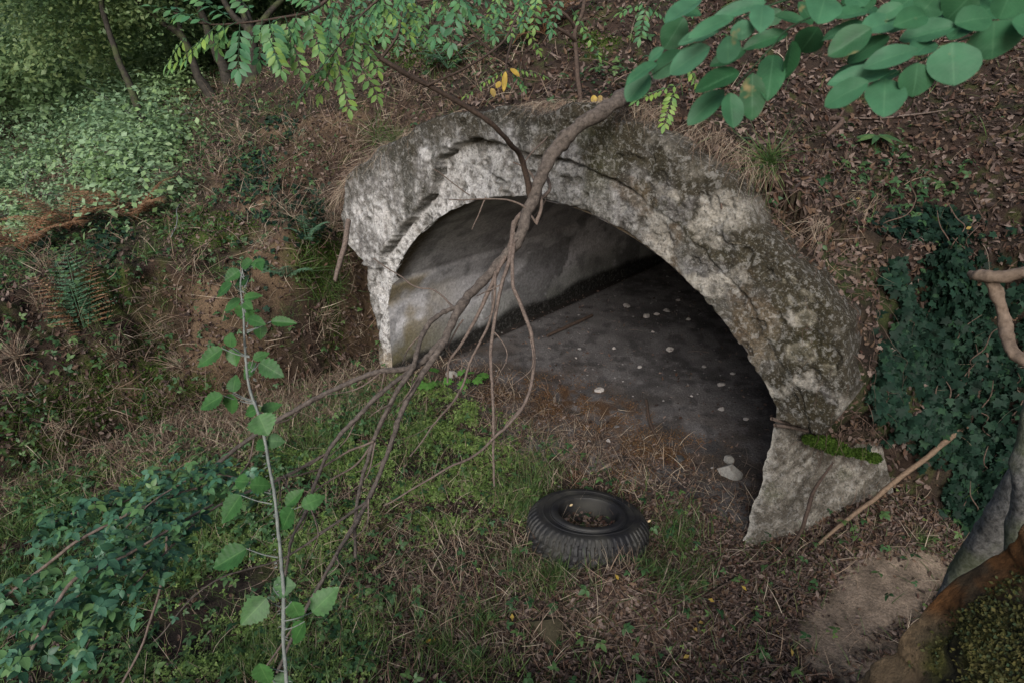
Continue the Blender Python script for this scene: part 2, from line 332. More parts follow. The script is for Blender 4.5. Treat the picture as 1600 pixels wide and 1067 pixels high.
# hillside
X, Y = sheet(warp(-40, 40, 820, 0.2, 2.6), warp(-8, 60, 760, 4.6, 2.4))
Z, D, s_, t_ = zsurf(X, Y)
topz = np.interp(s_, topS, topZ)
keep = (D > -0.03) & ~((np.abs(s_) < 1.98) & (t_ < 0.24) & (t_ > -.5)) 
V = np.stack([X, Y, Z], -1)
steep = ss(.0, .3, D) * ss(1.6, .6, D)
gx = np.gradient(Z, axis=0) / np.gradient(X, axis=0); gy = np.gradient(Z, axis=1) / np.gradient(Y, axis=1)
nn = nrm(np.stack([-gx, -gy, np.ones_like(gx)], -1))
lft = ss(-1.0, -2.0, V[..., 0]); amp = (0.26 + .20 * lft) * steep * (fbm(V, 2.4, 5, 77) - .5) + 0.10 * steep * (np.abs(fbm(V, 7, 3, 78) - .5) * 2 - .3)
amp *= np.where(np.abs(s_) < 2.5, ss(.2, 1.0, t_), 1.0)
V = (V + nn * amp[..., None]).reshape(-1, 3)
Fh = grid_faces(*X.shape); Fh = Fh[keep.ravel()[Fh].all(1)]; Vh, Fh = compact(V, Fh)
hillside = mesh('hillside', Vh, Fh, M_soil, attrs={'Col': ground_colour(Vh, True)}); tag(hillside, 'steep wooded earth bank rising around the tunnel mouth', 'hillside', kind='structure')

# ------------------------------------------------------------ headwall (arched concrete face)
R_ = 2.12; zc = 2.02 - R_; sc_ = 0.15
def arc(s): return zc + math.sqrt(R_ ** 2 - (s - sc_) ** 2)
stn = [((-1.80, -.25), (-1.95, -.25)), ((-1.79, .3), (-1.96, .3)), ((-1.76, .75), (-2.05, .85)), ((-1.66, .99), (-2.04, 1.06)), ((-1.63, 1.04), (-1.98, 1.15)), ((-1.56, arc(-1.56)), (-2.22, 1.27)), ((-1.48, arc(-1.48)), (-2.27, 1.55)), ((-1.3, arc(-1.3)), (-2.1, 1.9)),
       ((-1.0, arc(-1.0)), (-1.55, 2.22)), ((-.6, arc(-.6)), (-.8, 2.47)), ((0, arc(0)), (-.05, 2.60)), ((.5, arc(.5)), (.55, 2.65)), ((.85, arc(.85)), (1.0, 2.55)), ((1.15, arc(1.15)), (1.40, 2.32)), ((1.5, arc(1.5)), (1.80, 1.99)),
       ((1.75, arc(1.75)), (2.18, 1.67)), ((1.92, 1.06), (2.30, 1.25)), ((1.93, 1.0), (2.2, 1.0))]
cumu = np.r_[0, np.cumsum([math.hypot(b[0][0] - a[0][0], b[0][1] - a[0][1]) * .5 + math.hypot(b[1][0] - a[1][0], b[1][1] - a[1][1]) * .5 for a, b in zip(stn[:-1], stn[1:])])]
U = np.linspace(0, cumu[-1], 560); A_ = np.array(stn)
inn = np.stack([np.interp(U, cumu, A_[:, 0, c]) for c in (0, 1)], -1); out_ = np.stack([np.interp(U, cumu, A_[:, 1, c]) for c in (0, 1)], -1)
# smooth the curved stretch of the inner edge exactly on the arc
on = (inn[:, 1] > 1.06); inn[on, 1] = np.maximum(inn[on, 1], zc + np.sqrt(np.maximum(R_ ** 2 - (inn[on, 0] - sc_) ** 2, 0)))
nz = fbm(np.c_[U * 0, U * 3.2, U * 0], 1, 5, 90) - .5; dirn = nrm(out_ - inn)
out_ = out_ + dirn * nz[:, None] * .16
nzi = fbm(np.c_[U * 0, U * 9, U * 0 + 4], 1, 4, 91) - .5; inn = inn + dirn * nzi[:, None] * .02
nv = 84; v = np.linspace(0, 1, nv); Sg = inn[:, None, 0] * (1 - v) + out_[:, None, 0] * v; Zg = inn[:, None, 1] * (1 - v) + out_[:, None, 1] * v
P0 = W(Sg, 0 * Sg, Zg); Vv = np.broadcast_to(v, Sg.shape)
distin = Vv * np.linalg.norm(out_ - inn, axis=1)[:, None]
bnd = np.interp(Sg, [-2.5, -1.9, -1.6, -1.2, -.95, -.85, -.5, 0, .6, 1.2, 2.2], [.02, .16, .15, .13, .16, .36, .44, .30, .26, .22, .16]) + .10 * (fbm(P0, 6, 5, 92) - .5) + .015 * (fbm(P0, 25, 3, 99) - .5)
step = ss(-.012, .02, distin - bnd)
front = 0.012 + step * np.interp(Sg, [-2, -.5, .4, 1.0, 2.2], [.085, .09, .045, .014, .006])
front = np.where(Zg < 1.1, np.where(Sg < 0, 0.012 + 0.1 * ss(1.1, 1.16, Zg), front), front)
rel = fbm(P0, 3.0, 5, 93) - .5; fine = fbm(P0, 22, 4, 94) - .5
front = front + .035 * rel + .030 * fine + .02 * (fbm(P0, 8, 3, 98) - .5)
crack = np.interp(Sg, [.3, 1.2], [1, .25]) * np.exp(-((distin - bnd) / .012) ** 2) * ss(.35, .6, fbm(P0, 6, 2, 95)); front -= .05 * crack
edge = ss(.03, 0, (1 - Vv)); front -= .03 * edge * (0.5 + fbm(P0, 7, 3, 96))
pits = ss(.60, .70, fbm(P0, 11, 3, 97)); front -= .022 * pits
Vf = W(Sg, -front, Zg)
# colours
px, py, dd_ = proj(Vf); a1 = fbm(P0, 5, 5, 101); a2 = fbm(P0, 26, 4, 102); strk = fbm(np.stack([Sg * 9, Sg * 0, Zg * 1.3], -1), 1, 5, 103); a3 = fbm(P0, 10, 5, 104)
white = np.array([.56, .55, .55]); grey = np.array([.20, .19, .185]); dk = np.array([.045, .043, .036]); och = np.array([.16, .10, .045]); mossd = np.array([.040, .040, .016]); tan = np.array([.32, .26, .18])
c = mix(grey, white, ss(.42, .60, a1 * .5 + a2 * .5))
ringm = 1 - step
c = mix(c, white * 1.15, ringm * ss(.3, .5, a2) * np.interp(Sg, [-2, .6, 1.5, 2.3], [.9, .9, .45, .3]))
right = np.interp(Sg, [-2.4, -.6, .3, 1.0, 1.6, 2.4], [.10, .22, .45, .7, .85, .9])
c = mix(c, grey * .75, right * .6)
c = mix(c, mossd * 1.3, ss(.47, .57, a3) * right * (1 - .55 * ringm))
c = mix(c, och, ss(.56, .68, a1) * right * .9)
c = mix(c, tan, ss(.52, .62, fbm(P0, 7, 4, 106)) * ss(1.2, 2.0, Sg) * .8)
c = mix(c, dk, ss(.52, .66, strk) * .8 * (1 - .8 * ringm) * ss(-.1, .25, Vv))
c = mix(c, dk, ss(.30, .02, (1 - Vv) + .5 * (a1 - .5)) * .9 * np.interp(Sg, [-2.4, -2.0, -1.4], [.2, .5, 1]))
c = mix(c, dk * .7, crack * .8); c = mix(c, dk, pits * .55)
jx = px + 16 * (a3 - .5); jy = py + 16 * (a2 - .5)
c = mix(c, dk * .8, blob(jx, jy, [(1225, 610, 40, 35), (1265, 640, 40, 22)], .5))
c = mix(c, mossd * 1.4, blob(jx, jy, [(1290, 520, 50, 50), (1310, 560, 30, 40), (1130, 250, 40, 30), (940, 260, 26, 50, 20), (960, 200, 60, 30)], .6) * .8)
c = mix(c, tan * 1.15, ss(.35, .05, Zg) * (Sg < 0) * .7)
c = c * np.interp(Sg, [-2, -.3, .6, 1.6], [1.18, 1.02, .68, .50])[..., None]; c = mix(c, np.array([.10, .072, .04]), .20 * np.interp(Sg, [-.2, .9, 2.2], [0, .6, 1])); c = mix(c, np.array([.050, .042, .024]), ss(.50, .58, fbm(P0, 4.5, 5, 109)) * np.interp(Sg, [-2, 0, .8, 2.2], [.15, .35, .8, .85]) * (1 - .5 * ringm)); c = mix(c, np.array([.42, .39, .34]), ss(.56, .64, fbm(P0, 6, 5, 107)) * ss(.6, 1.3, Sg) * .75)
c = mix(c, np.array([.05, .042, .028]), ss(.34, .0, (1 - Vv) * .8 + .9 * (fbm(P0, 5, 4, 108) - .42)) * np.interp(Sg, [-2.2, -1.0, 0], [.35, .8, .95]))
for (cx, cy, rx, ry) in [(1250, 467, 17, 11), (1258, 498, 16, 12), (1255, 552, 24, 15), (1296, 578, 13, 10), (1235, 440, 10, 8)]:
    q = np.hypot((jx - cx) / rx, (jy - cy) / ry); c = mix(c, np.array([.34, .31, .24]), ss(1.25, .95, q) * (.35 + .65 * ss(.5, .9, q)) * .62 * ss(.36, .5, a2))
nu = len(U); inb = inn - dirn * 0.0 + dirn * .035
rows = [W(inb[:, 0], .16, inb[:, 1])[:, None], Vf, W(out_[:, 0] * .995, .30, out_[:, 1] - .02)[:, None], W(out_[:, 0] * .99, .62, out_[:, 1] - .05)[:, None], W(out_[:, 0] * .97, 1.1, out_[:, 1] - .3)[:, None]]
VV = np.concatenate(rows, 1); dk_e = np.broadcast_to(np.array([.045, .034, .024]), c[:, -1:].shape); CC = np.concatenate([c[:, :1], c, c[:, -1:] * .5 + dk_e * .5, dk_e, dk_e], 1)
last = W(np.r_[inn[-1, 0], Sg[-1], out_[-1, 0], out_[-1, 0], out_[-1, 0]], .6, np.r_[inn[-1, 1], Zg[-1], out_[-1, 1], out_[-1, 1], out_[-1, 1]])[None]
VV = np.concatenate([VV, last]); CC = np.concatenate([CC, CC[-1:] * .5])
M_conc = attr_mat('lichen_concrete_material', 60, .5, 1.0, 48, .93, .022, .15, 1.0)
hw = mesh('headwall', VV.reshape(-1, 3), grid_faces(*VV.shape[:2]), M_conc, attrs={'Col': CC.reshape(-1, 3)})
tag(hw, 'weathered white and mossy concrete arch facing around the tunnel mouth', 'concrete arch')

# ------------------------------------------------------------ tunnel lining
prof = [(-1.82, -.35), (-1.81, .3), (-1.78, .75), (-1.68, .98)] + [(sc_ + s, arc(sc_ + s)) for s in np.sin(np.linspace(-math.asin(1.79 / R_), math.asin(1.77 / R_), 60)) * R_] + [(1.945, .9), (1.93, .3), (1.93, -.35)]
prof = np.array(prof); cl = np.r_[0, np.cumsum(np.hypot(*np.diff(prof, axis=0).T))]; q = np.linspace(0, cl[-1], 230)
ps = np.interp(q, cl, prof[:, 0]); pz = np.interp(q, cl, prof[:, 1]); tt = -0.005 + 13 * np.linspace(0, 1, 260) ** 1.5
Tg, Sg2 = np.meshgrid(tt, ps, indexing='ij'); Zg2 = np.broadcast_to(pz, Tg.shape); Pt = W(Sg2, Tg, Zg2)
Qt = np.stack([np.broadcast_to(q, Tg.shape), Tg, 0 * Tg], -1)
n1 = fbm(Qt, 1.6, 5, 110); n2 = fbm(Qt * np.array([1, .35, 1]), 4, 5, 111); pe = ss(.50, .525, fbm(Qt, 2.3, 5, 112)) * ss(.9, 1.6, Tg)
ctr = np.array([0.0, 0.9]); dirs = np.stack([ctr[0] - Sg2, ctr[1] - Zg2], -1); dirs /= np.linalg.norm(dirs, axis=-1, keepdims=True)
disp = .05 * (n1 - .5) + .016 * pe + .012 * (n2 - .5) + 0.03 * ss(.99, .93, Zg2) * (Sg2 < 0)
Pt = W(Sg2 + dirs[..., 0] * disp, Tg + .40 * ((Sg2 > 1.85) & (Zg2 < 1.04)), Zg2 + dirs[..., 1] * disp)
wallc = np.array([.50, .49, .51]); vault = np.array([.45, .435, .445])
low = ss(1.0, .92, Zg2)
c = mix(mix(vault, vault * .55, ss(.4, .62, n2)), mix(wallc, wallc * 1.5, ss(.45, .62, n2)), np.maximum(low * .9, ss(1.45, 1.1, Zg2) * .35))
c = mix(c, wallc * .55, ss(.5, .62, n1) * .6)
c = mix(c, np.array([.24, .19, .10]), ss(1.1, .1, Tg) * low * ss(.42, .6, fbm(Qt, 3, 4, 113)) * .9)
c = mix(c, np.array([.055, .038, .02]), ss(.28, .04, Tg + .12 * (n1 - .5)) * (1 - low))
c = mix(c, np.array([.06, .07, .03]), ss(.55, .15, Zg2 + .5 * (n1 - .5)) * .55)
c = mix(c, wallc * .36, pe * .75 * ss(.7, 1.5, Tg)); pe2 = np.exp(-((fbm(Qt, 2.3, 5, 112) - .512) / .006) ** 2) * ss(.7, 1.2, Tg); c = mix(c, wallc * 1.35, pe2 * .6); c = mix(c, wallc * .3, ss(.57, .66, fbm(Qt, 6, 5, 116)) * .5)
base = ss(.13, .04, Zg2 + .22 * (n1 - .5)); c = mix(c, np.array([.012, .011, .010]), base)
M_pl = attr_mat('plaster_material', 34, .35, .7, 26, .88, .012, .25, .35)
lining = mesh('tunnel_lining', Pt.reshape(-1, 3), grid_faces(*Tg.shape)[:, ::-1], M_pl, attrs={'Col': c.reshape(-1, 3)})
ec = W(ps, 13.0, pz); ev = np.vstack([ec, W(0, 13.0, .5)[None]]); ef = np.array([[i, i + 1, len(ps), len(ps)] for i in range(len(ps) - 1)])
tag(lining, 'grey peeling plaster vault and side walls inside the tunnel', 'tunnel lining')

# ------------------------------------------------------------ broken pier right of the mouth
def slab(name, outline, depth_fn, thick, mat, colf, n=90, rel=.05, parent=None, seed=0, round_=.05):
    """solid slab from a picture outline: mesh grid clipped to polygon by mapping a square"""
    TL, TR, BR, BL = [np.array(k, float) for k in outline]
    u, v = np.meshgrid(np.linspace(0, 1, n), np.linspace(0, 1, n), indexing='ij')
    u_, v_ = u[..., None], v[..., None]
    base = (TL * (1 - u_) + TR * u_) * (1 - v_) + (BL * (1 - u_) + BR * u_) * v_
    return base
A3 = np.array([1.50, 3.20, -.12]); B3 = np.array([2.62, 3.42, .1]); Ct = np.array([2.44, 3.58, .64]); Dt = np.array([1.70, 3.44, .93])
n = 110; u, v = np.meshgrid(np.linspace(0, 1, n), np.linspace(0, 1, n), indexing='ij'); u_, v_ = u[..., None], v[..., None]
Pq = (Dt * (1 - u_) + Ct * u_) * (1 - v_) + (A3 * (1 - u_) + B3 * u_) * v_
nf = nrm(np.cross(B3 - A3, Dt - A3)); nf = -nf if nf[1] > 0 else nf
q = fbm(Pq, 3, 5, 120) - .5; e = ss(.04, 0, u) + ss(.05, 0, v)
Pq = Pq + nf * (.07 * q + .02 * (fbm(Pq, 18, 4, 121) - .5) - .035 * e)[..., None] + np.array([1, 0, 0]) * (ss(.12, 0, u) * .10 * (fbm(Pq, 7, 4, 122) - .5))[..., None] + np.array([0, 0, 1]) * (ss(.2, 0, v) * .08 * (fbm(Pq, 4, 4, 123) - .5))[..., None]
a1 = fbm(Pq, 5, 5, 124); a2 = fbm(Pq, 22, 4, 125)
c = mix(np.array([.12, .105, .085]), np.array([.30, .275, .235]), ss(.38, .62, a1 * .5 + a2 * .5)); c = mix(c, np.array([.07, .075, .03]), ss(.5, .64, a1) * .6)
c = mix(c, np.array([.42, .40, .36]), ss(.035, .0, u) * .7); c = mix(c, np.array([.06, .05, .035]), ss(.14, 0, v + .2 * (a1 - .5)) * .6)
back = nf * -.55
top = Pq[:, 0] + np.array([N2[0] * .6, N2[1] * .6, .05]); L0 = Pq[0] + np.array([N2[0], N2[1], 0]) * .5; 
Vp = [Pq.reshape(-1, 3)]; Fp = [grid_faces(n, n)]; Cp = [c.reshape(-1, 3)]
k = n * n
strip = np.stack([Pq[:, 0], Pq[:, 0] * .66 + top * .34 + [0, 0, .03], Pq[:, 0] * .33 + top * .67 + [0, 0, .02], top], 1); Vp.append(strip.reshape(-1, 3)); Fp.append(grid_faces(n, 4) + k); Cp.append(np.broadcast_to([.07, .06, .04], (n * 4, 3))); k += n * 4
strip = np.stack([Pq[0], Pq[0] * .5 + L0 * .5 + np.array([.02, 0, 0]), L0], 1); Vp.append(strip.reshape(-1, 3)); Fp.append(grid_faces(n, 3) + k); Cp.append(np.broadcast_to([.12, .11, .10], (n * 3, 3)))
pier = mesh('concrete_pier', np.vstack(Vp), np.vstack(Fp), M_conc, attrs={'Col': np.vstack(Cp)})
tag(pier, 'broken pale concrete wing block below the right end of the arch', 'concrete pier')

# ------------------------------------------------------------ old tyre lying on the ground
m, nt, b = newmat('old_rubber_material'); L = nt.links.new
tc = N(nt, 'ShaderNodeTexCoord'); n1 = N(nt, 'ShaderNodeTexNoise'); n1.inputs['Scale'].default_value = 6; n1.inputs['Detail'].default_value = 7; L(tc.outputs['Object'], n1.inputs['Vector'])
r = N(nt, 'ShaderNodeValToRGB'); r.color_ramp.elements[0].position = .4; r.color_ramp.elements[0].color = (.012, .012, .014, 1); r.color_ramp.elements[1].position = .72; r.color_ramp.elements[1].color = (.042, .040, .034, 1); L(n1.outputs[0], r.inputs[0]); L(r.outputs[0], b.inputs['Base Color'])
n2 = N(nt, 'ShaderNodeTexNoise'); n2.inputs['Scale'].default_value = 90; n2.inputs['Detail'].default_value = 6; L(tc.outputs['Object'], n2.inputs['Vector']); bp = N(nt, 'ShaderNodeBump'); bp.inputs['Strength'].default_value = .4; bp.inputs['Distance'].default_value = .004; L(n2.outputs[0], bp.inputs['Height']); L(bp.outputs[0], b.inputs['Normal'])
b.inputs['Roughness'].default_value = .62; b.inputs['Specular IOR Level'].default_value = .4; M_rub = m
tc_ = P(917, 826, 4.22); TY = empty('tyre', (tc_[0], tc_[1], -.01), 'old black tyre lying flat on the ground before the tunnel', 'tyre')
def ring(prof, nth, fn=None):
    prof = np.array(prof); th = np.linspace(0, 2 * math.pi, nth, endpoint=False); r_, z_ = prof[:, 0][None], prof[:, 1][None]
    T = th[:, None]; rr, zz = r_ + 0 * T, z_ + 0 * T
    if fn: rr, zz = fn(T + 0 * r_, rr, zz)
    V = np.stack([rr * np.cos(T), rr * np.sin(T), zz], -1); k = len(prof); V = V.reshape(-1, 3)
    i = np.arange(nth)[:, None]; j = np.arange(k - 1)[None]; a = i * k + j; b = ((i + 1) % nth) * k + j
    return V, np.stack([a, b, b + 1, a + 1], -1).reshape(-1, 4)
tilt = Matrix.Rotation(math.radians(3), 4, 'Y') @ Matrix.Rotation(math.radians(-11), 4, 'X')
def put(V, F, name, par):
    V = np.array([tuple(tilt @ Vector(p)) for p in V]) + np.array(par.location); return mesh(name, V, F, M_rub, par)
H = .215
side = cr([(.235, .02), (.20, .05), (.195, .20), (.205, .222), (.235, .226), (.245, .214), (.252, .2165), (.258, .213), (.29, .223), (.294, .2265), (.300, .2235), (.325, .222), (.35, .212), (.375, .185)], 6)
def wav(T, r, z):
    sp_ = ss(-.35, -.1, np.sin(T * 54 + 3 * np.sin(T * 9) * .3 + 1.6)); return r + .006 * np.sin(2 * T + 1), z - .014 * (1 - sp_) * ss(.335, .352, r) - .012 * np.exp(-((r - .31) / .05) ** 2) * (1 + np.sin(T * 2 + .5)) * .5
Vt, Ft = ring(side, 864, wav); tyre_side = put(Vt, Ft, 'sidewall', TY)
tp = cr([(.372, .188), (.388, .170), (.400, .145), (.405, .11), (.404, .06), (.395, .02), (.37, -.02), (.3, -.03)], 5)
def lugs(T, r, z):
    tz = np.clip(z / .19, 0, 1); g = np.sin(T * 54 + 3 * np.sin(T * 9) * .3 + tz * 2.5); g = ss(-.25, .05, g)
    lug2 = ss(-.3, .0, np.sin(T * 40 - tz * 9)); cutr = np.where(z > .12, g, lug2); groove = ss(.004, .010, np.abs(z - .115)) * ss(.004, .010, np.abs(z - .06))
    return r - .026 * (1 - cutr * groove) * ss(.365, .385, r), z - .012 * (1 - g) * ss(.15, .18, z)
Vt, Ft = ring(tp, 864, lugs); put(Vt, Ft, 'tread', TY)

# ============================================================ vegetation toolkit
def leaf_t(n=4, w=0.5, shape='ovate', fold=0.15, curl=0.15, cols=3, lob=0.0, cup=0.0):
    """leaf of length 1 along +Y from the stalk, normal +Z"""
    t = np.linspace(0, 1, n + 1)
    if shape == 'ovate': wd = np.sin(np.pi * t ** 0.72) ** 0.85
    elif shape == 'ellip': wd = np.sin(np.pi * t) ** 0.62
    elif shape == 'round': wd = np.sqrt(np.clip(1 - (2 * t - 1) ** 2, 0, 1)) * .98
    elif shape == 'lance': wd = np.sin(np.pi * t ** 0.8)
    wd = np.clip(wd, 0.02, None) * w * 0.5
    if lob: wd = wd * (1 + lob * np.where(np.arange(n + 1) % 2 == 0, -1, 1))
    x = np.linspace(-1, 1, cols); V = np.zeros((n + 1, cols, 3))
    V[..., 0] = wd[:, None] * x; V[..., 1] = t[:, None]
    V[..., 2] = fold * np.abs(V[..., 0]) - curl * t[:, None] ** 2 + cup * np.sin(t[:, None] * 9) * np.abs(x) * .05
    uv = np.zeros((n + 1, cols, 3)); uv[..., 0] = x; uv[..., 1] = t[:, None]
    return V.reshape(-1, 3), grid_faces(n + 1, cols), uv.reshape(-1, 3)
def poly_t(pts, z=0.08):
    """flat lobed leaf as a fan around a centre, quads pairing rim edges"""
    pts = np.array(pts, float); c = np.array([0, .42]); k = len(pts); V = np.zeros((k + 1, 3)); V[:k, :2] = pts; V[k, :2] = c
    V[:, 2] = -z * np.hypot(V[:, 0] - c[0], V[:, 1] - c[1]) * 1.5 + z * .2 * np.sin(np.arange(k + 1) * 2.1)
    F = np.array([[k, i, (i + 1) % k, (i + 2) % k] for i in range(0, k, 2)]); uv = V.copy(); uv[:, 2] = 0; return V, F, uv
IVY = poly_t([(0, 0), (.16, -.10), (.46, .05), (.30, .30), (.52, .58), (.22, .62), (0, 1.0), (-.22, .62), (-.52, .58), (-.30, .30), (-.46, .05), (-.16, -.10)])
MAPLE = poly_t([(0, 0), (.2, -.05), (.5, .0), (.42, .2), (.62, .42), (.4, .48), (.45, .78), (.2, .7), (0, 1.05), (-.2, .7), (-.45, .78), (-.4, .48), (-.62, .42), (-.42, .2), (-.5, 0), (-.2, -.05)])
def blade_t(n=4, w=.02, bend=.5, droop=0.0):
    t = np.linspace(0, 1, n + 1); V = np.zeros((n + 1, 2, 3)); ww = w * (1 - t ** 2 * .85)
    V[:, 0, 0] = -ww / 2; V[:, 1, 0] = ww / 2; V[..., 2] = (np.sin(t * (1.2 + droop)) / (1.0))[:, None] * (1 - .25 * bend); V[..., 1] = (bend * t ** 1.8)[:, None]
    uv = np.zeros((n + 1, 2, 3)); uv[..., 1] = t[:, None]; return V.reshape(-1, 3), grid_faces(n + 1, 2), uv.reshape(-1, 3)
def combine(parts):
    V, F, U = [], [], []; k = 0
    for (v, f, u) in parts: V.append(v); F.append(f + k); U.append(u); k += len(v)
    return np.vstack(V), np.vstack(F), np.vstack(U)
def xf(t, M=None, sc=1.0, tr=(0, 0, 0)):
    v = t[0] * sc
    if M is not None: v = v @ np.array(Matrix(M) if not isinstance(M, np.ndarray) else M).T[:3, :3]
    return v + np.array(tr), t[1], t[2]
def rz(a): c, s = math.cos(a), math.sin(a); return np.array([[c, -s, 0], [s, c, 0], [0, 0, 1.]])
def rx(a): c, s = math.cos(a), math.sin(a); return np.array([[1, 0, 0], [0, c, -s], [0, s, c.real]])
def frame_n(nrml, ang, tilt=None):
    """rotation matrices with local Z near nrml, spun by ang, then leaning by tilt"""
    nz_ = nrm(nrml); ref = np.where(np.abs(nz_[:, 2:3]) > .95, np.array([[1., 0, 0]]), np.array([[0, 0, 1.]]))
    X_ = nrm(np.cross(ref, nz_)); Y_ = np.cross(nz_, X_); ca, sa = np.cos(ang)[:, None], np.sin(ang)[:, None]
    x = X_ * ca + Y_ * sa; y = -X_ * sa + Y_ * ca
    if tilt is not None:
        ct, s_t = np.cos(tilt)[:, None], np.sin(tilt)[:, None]; y, nz_ = y * ct + nz_ * s_t, nz_ * ct - y * s_t
    return np.stack([x, y, nz_], -1)
def frame_y(d, up):
    """local Y along d, local Z near up"""
    y = nrm(d); x = nrm(np.cross(y, up)); z = np.cross(x, y); return np.stack([x, y, z], -1)
def inst(acc, tmpl, pos, R, sc, rnd=None):
    V, F, U_ = tmpl; n = len(pos)
    if n == 0: return
    sc = np.broadcast_to(np.asarray(sc, float), (n,) if np.ndim(sc) < 2 else np.shape(sc)); s3 = sc[:, None, None] if sc.ndim == 1 else sc[:, None, :]
    W_ = np.einsum('nij,nkj->nki', R, V[None] * s3) + pos[:, None]
    rnd = rng.random(n) if rnd is None else rnd
    acc.add(W_.reshape(-1, 3), (F[None] + (np.arange(n) * len(V))[:, None, None]).reshape(-1, F.shape[1]), rnd=np.repeat(rnd, len(V)), luv=np.tile(U_, (n, 1)))
def sampler(V, F):
    a, b, c, d = (V[F[:, i]] for i in range(4)); n_ = np.cross(c - a, d - b); ar = np.linalg.norm(n_, axis=1) * .5; n_ = nrm(n_); n_ = np.where(n_[:, 2:3] < 0, -n_, n_); ctr = (a + b + c + d) / 4
    return dict(V=V, F=F, ar=ar, n=n_, c=ctr)
SH = sampler(Vh, Fh); SG = sampler(Vg, Fg)
def infr(p, m=60):
    px, py, d = proj(p); return (d > .3) & (px > -m) & (px < 1600 + m) & (py > -m) & (py < 1067 + m)
def scatter(S, n, wfn, margin=60):
    """n points on a sheet; wfn(pos,px,py) weights; only where the photo could see"""
    px, py, d = proj(S['c']); ok = (d > .3) & (px > -margin) & (px < 1600 + margin) & (py > -margin) & (py < 1067 + margin)
    if S is SG: ok = ok & (rng.random(len(px)) > .85 * blob(px, py, [(345, 925, 80, 36, -8), (260, 985, 60, 30, 0), (420, 905, 40, 24)], .5)) & (rng.random(len(px)) > .80 * blob(px + 90 * (fbm(S['c'], 5, 4, 63) - .5), py + 90 * (fbm(S['c'], 5, 4, 64) - .5), [(1375, 930, 100, 62, -25), (1310, 1000, 75, 60), (1360, 1040, 60, 50)], .35))
    wt = np.where(ok, S['ar'] * np.maximum(wfn(S['c'], px, py), 0), 0); wt = wt / wt.sum()
    i = rng.choice(len(wt), n, p=wt); Fv = S['F'][i]; u = rng.random((n, 1)); v_ = rng.random((n, 1)); V = S['V']
    return V[Fv[:, 0]] * (1 - u) * (1 - v_) + V[Fv[:, 1]] * u * (1 - v_) + V[Fv[:, 2]] * u * v_ + V[Fv[:, 3]] * (1 - u) * v_, S['n'][i]
def U_(a, b, n): return rng.uniform(a, b, n)
def stuff(o, label, cat): return tag(o, label, cat, kind='stuff')

G_litter = leaf_mat('dead_leaf_material', [(.018, .011, .009), (.052, .034, .027), (.095, .066, .055), (.20, .15, .125), (.060, .029, .020), (.13, .082, .052), (.040, .027, .022)], .05, .7, .3)
G_straw = leaf_mat('dry_straw_material', [(.09, .06, .045), (.24, .18, .13), (.44, .37, .28), (.15, .09, .065), (.32, .24, .17)], .1, .7, .25)
G_grass = leaf_mat('green_grass_material', [(.035, .075, .022), (.06, .12, .03), (.09, .16, .045), (.14, .15, .06)], .25, .5, .35)
G_clover = leaf_mat('ground_cover_material', [(.10, .18, .04), (.18, .28, .07), (.27, .37, .12), (.14, .22, .06)], .3, .5, .3)
G_weed = leaf_mat('weed_leaf_material', [(.025, .07, .028), (.045, .11, .04), (.07, .14, .05), (.10, .17, .05)], .25, .5, .35)
G_ivy = leaf_mat('ivy_leaf_material', [(.006, .016, .010), (.010, .028, .018), (.016, .042, .026), (.030, .070, .030)], .12, .6, .15)
G_pale = leaf_mat('pale_undergrowth_material', [(.03, .065, .03), (.12, .21, .11), (.26, .38, .22), (.20, .32, .12), (.50, .58, .40)], .3, .5, .4)
G_tree = leaf_mat('tree_leaf_material', [(.03, .06, .025), (.08, .14, .06), (.16, .25, .11), (.26, .34, .14), (.20, .30, .19)], .4, .5, .35)
G_locust = leaf_mat('locust_leaf_material', [(.05, .15, .08), (.07, .20, .09), (.12, .26, .09), (.22, .34, .07)], .35, .5, .35, vein=.25, veincol=(.16, .28, .12))
G_near = leaf_mat('near_leaflet_material', [(.020, .080, .030), (.035, .12, .052), (.050, .155, .078), (.065, .18, .10)], .25, .55, .3, vein=.4, veincol=(.10, .23, .12), spots=.8, noise=40, bump=.5)
G_bram = leaf_mat('bramble_leaf_material', [(.022, .085, .022), (.04, .12, .03), (.06, .155, .045)], .3, .5, .35, vein=.45, veincol=(.14, .27, .09), noise=60, bump=.4)
G_blue = leaf_mat('dull_bramble_material', [(.016, .055, .032), (.035, .11, .06), (.075, .18, .11), (.06, .14, .045), (.10, .19, .07)], .2, .5, .4, vein=.2)
G_yellow = leaf_mat('yellow_leaf_material', [(.45, .30, .05), (.52, .37, .08), (.36, .25, .08)], .3, .6, .3)
G_fern = leaf_mat('brown_fern_material', [(.15, .065, .03), (.27, .14, .075), (.42, .28, .17), (.20, .10, .055)], .2, .7, .2)
G_fgreen = leaf_mat('green_fern_material', [(.07, .16, .09), (.12, .24, .14), (.18, .30, .18)], .25, .6, .3)
G_moss = leaf_mat('moss_material', [(.02, .04, .008), (.045, .085, .014), (.075, .125, .022)], .2, .8, .1)
B_limb = bark_mat('limb_bark_material', (.042, .034, .029), (.155, .128, .11), 45, 1.0)
B_thin = bark_mat('twig_bark_material', (.07, .052, .043), (.20, .155, .13), 60, .5)
B_dark = bark_mat('dark_twig_material', (.04, .028, .022), (.10, .07, .055), 60, .5)
B_trunk = bark_mat('trunk_bark_material', (.012, .011, .009), (.05, .043, .034), 22, .8, moss=.5)
B_pale = bark_mat('pale_cane_material', (.10, .115, .11), (.21, .225, .21), 70, .4)
B_beige = bark_mat('smooth_root_material', (.09, .065, .048), (.22, .165, .125), 30, .5)
B_stick = bark_mat('barkless_stick_material', (.11, .075, .05), (.25, .175, .12), 50, .5)
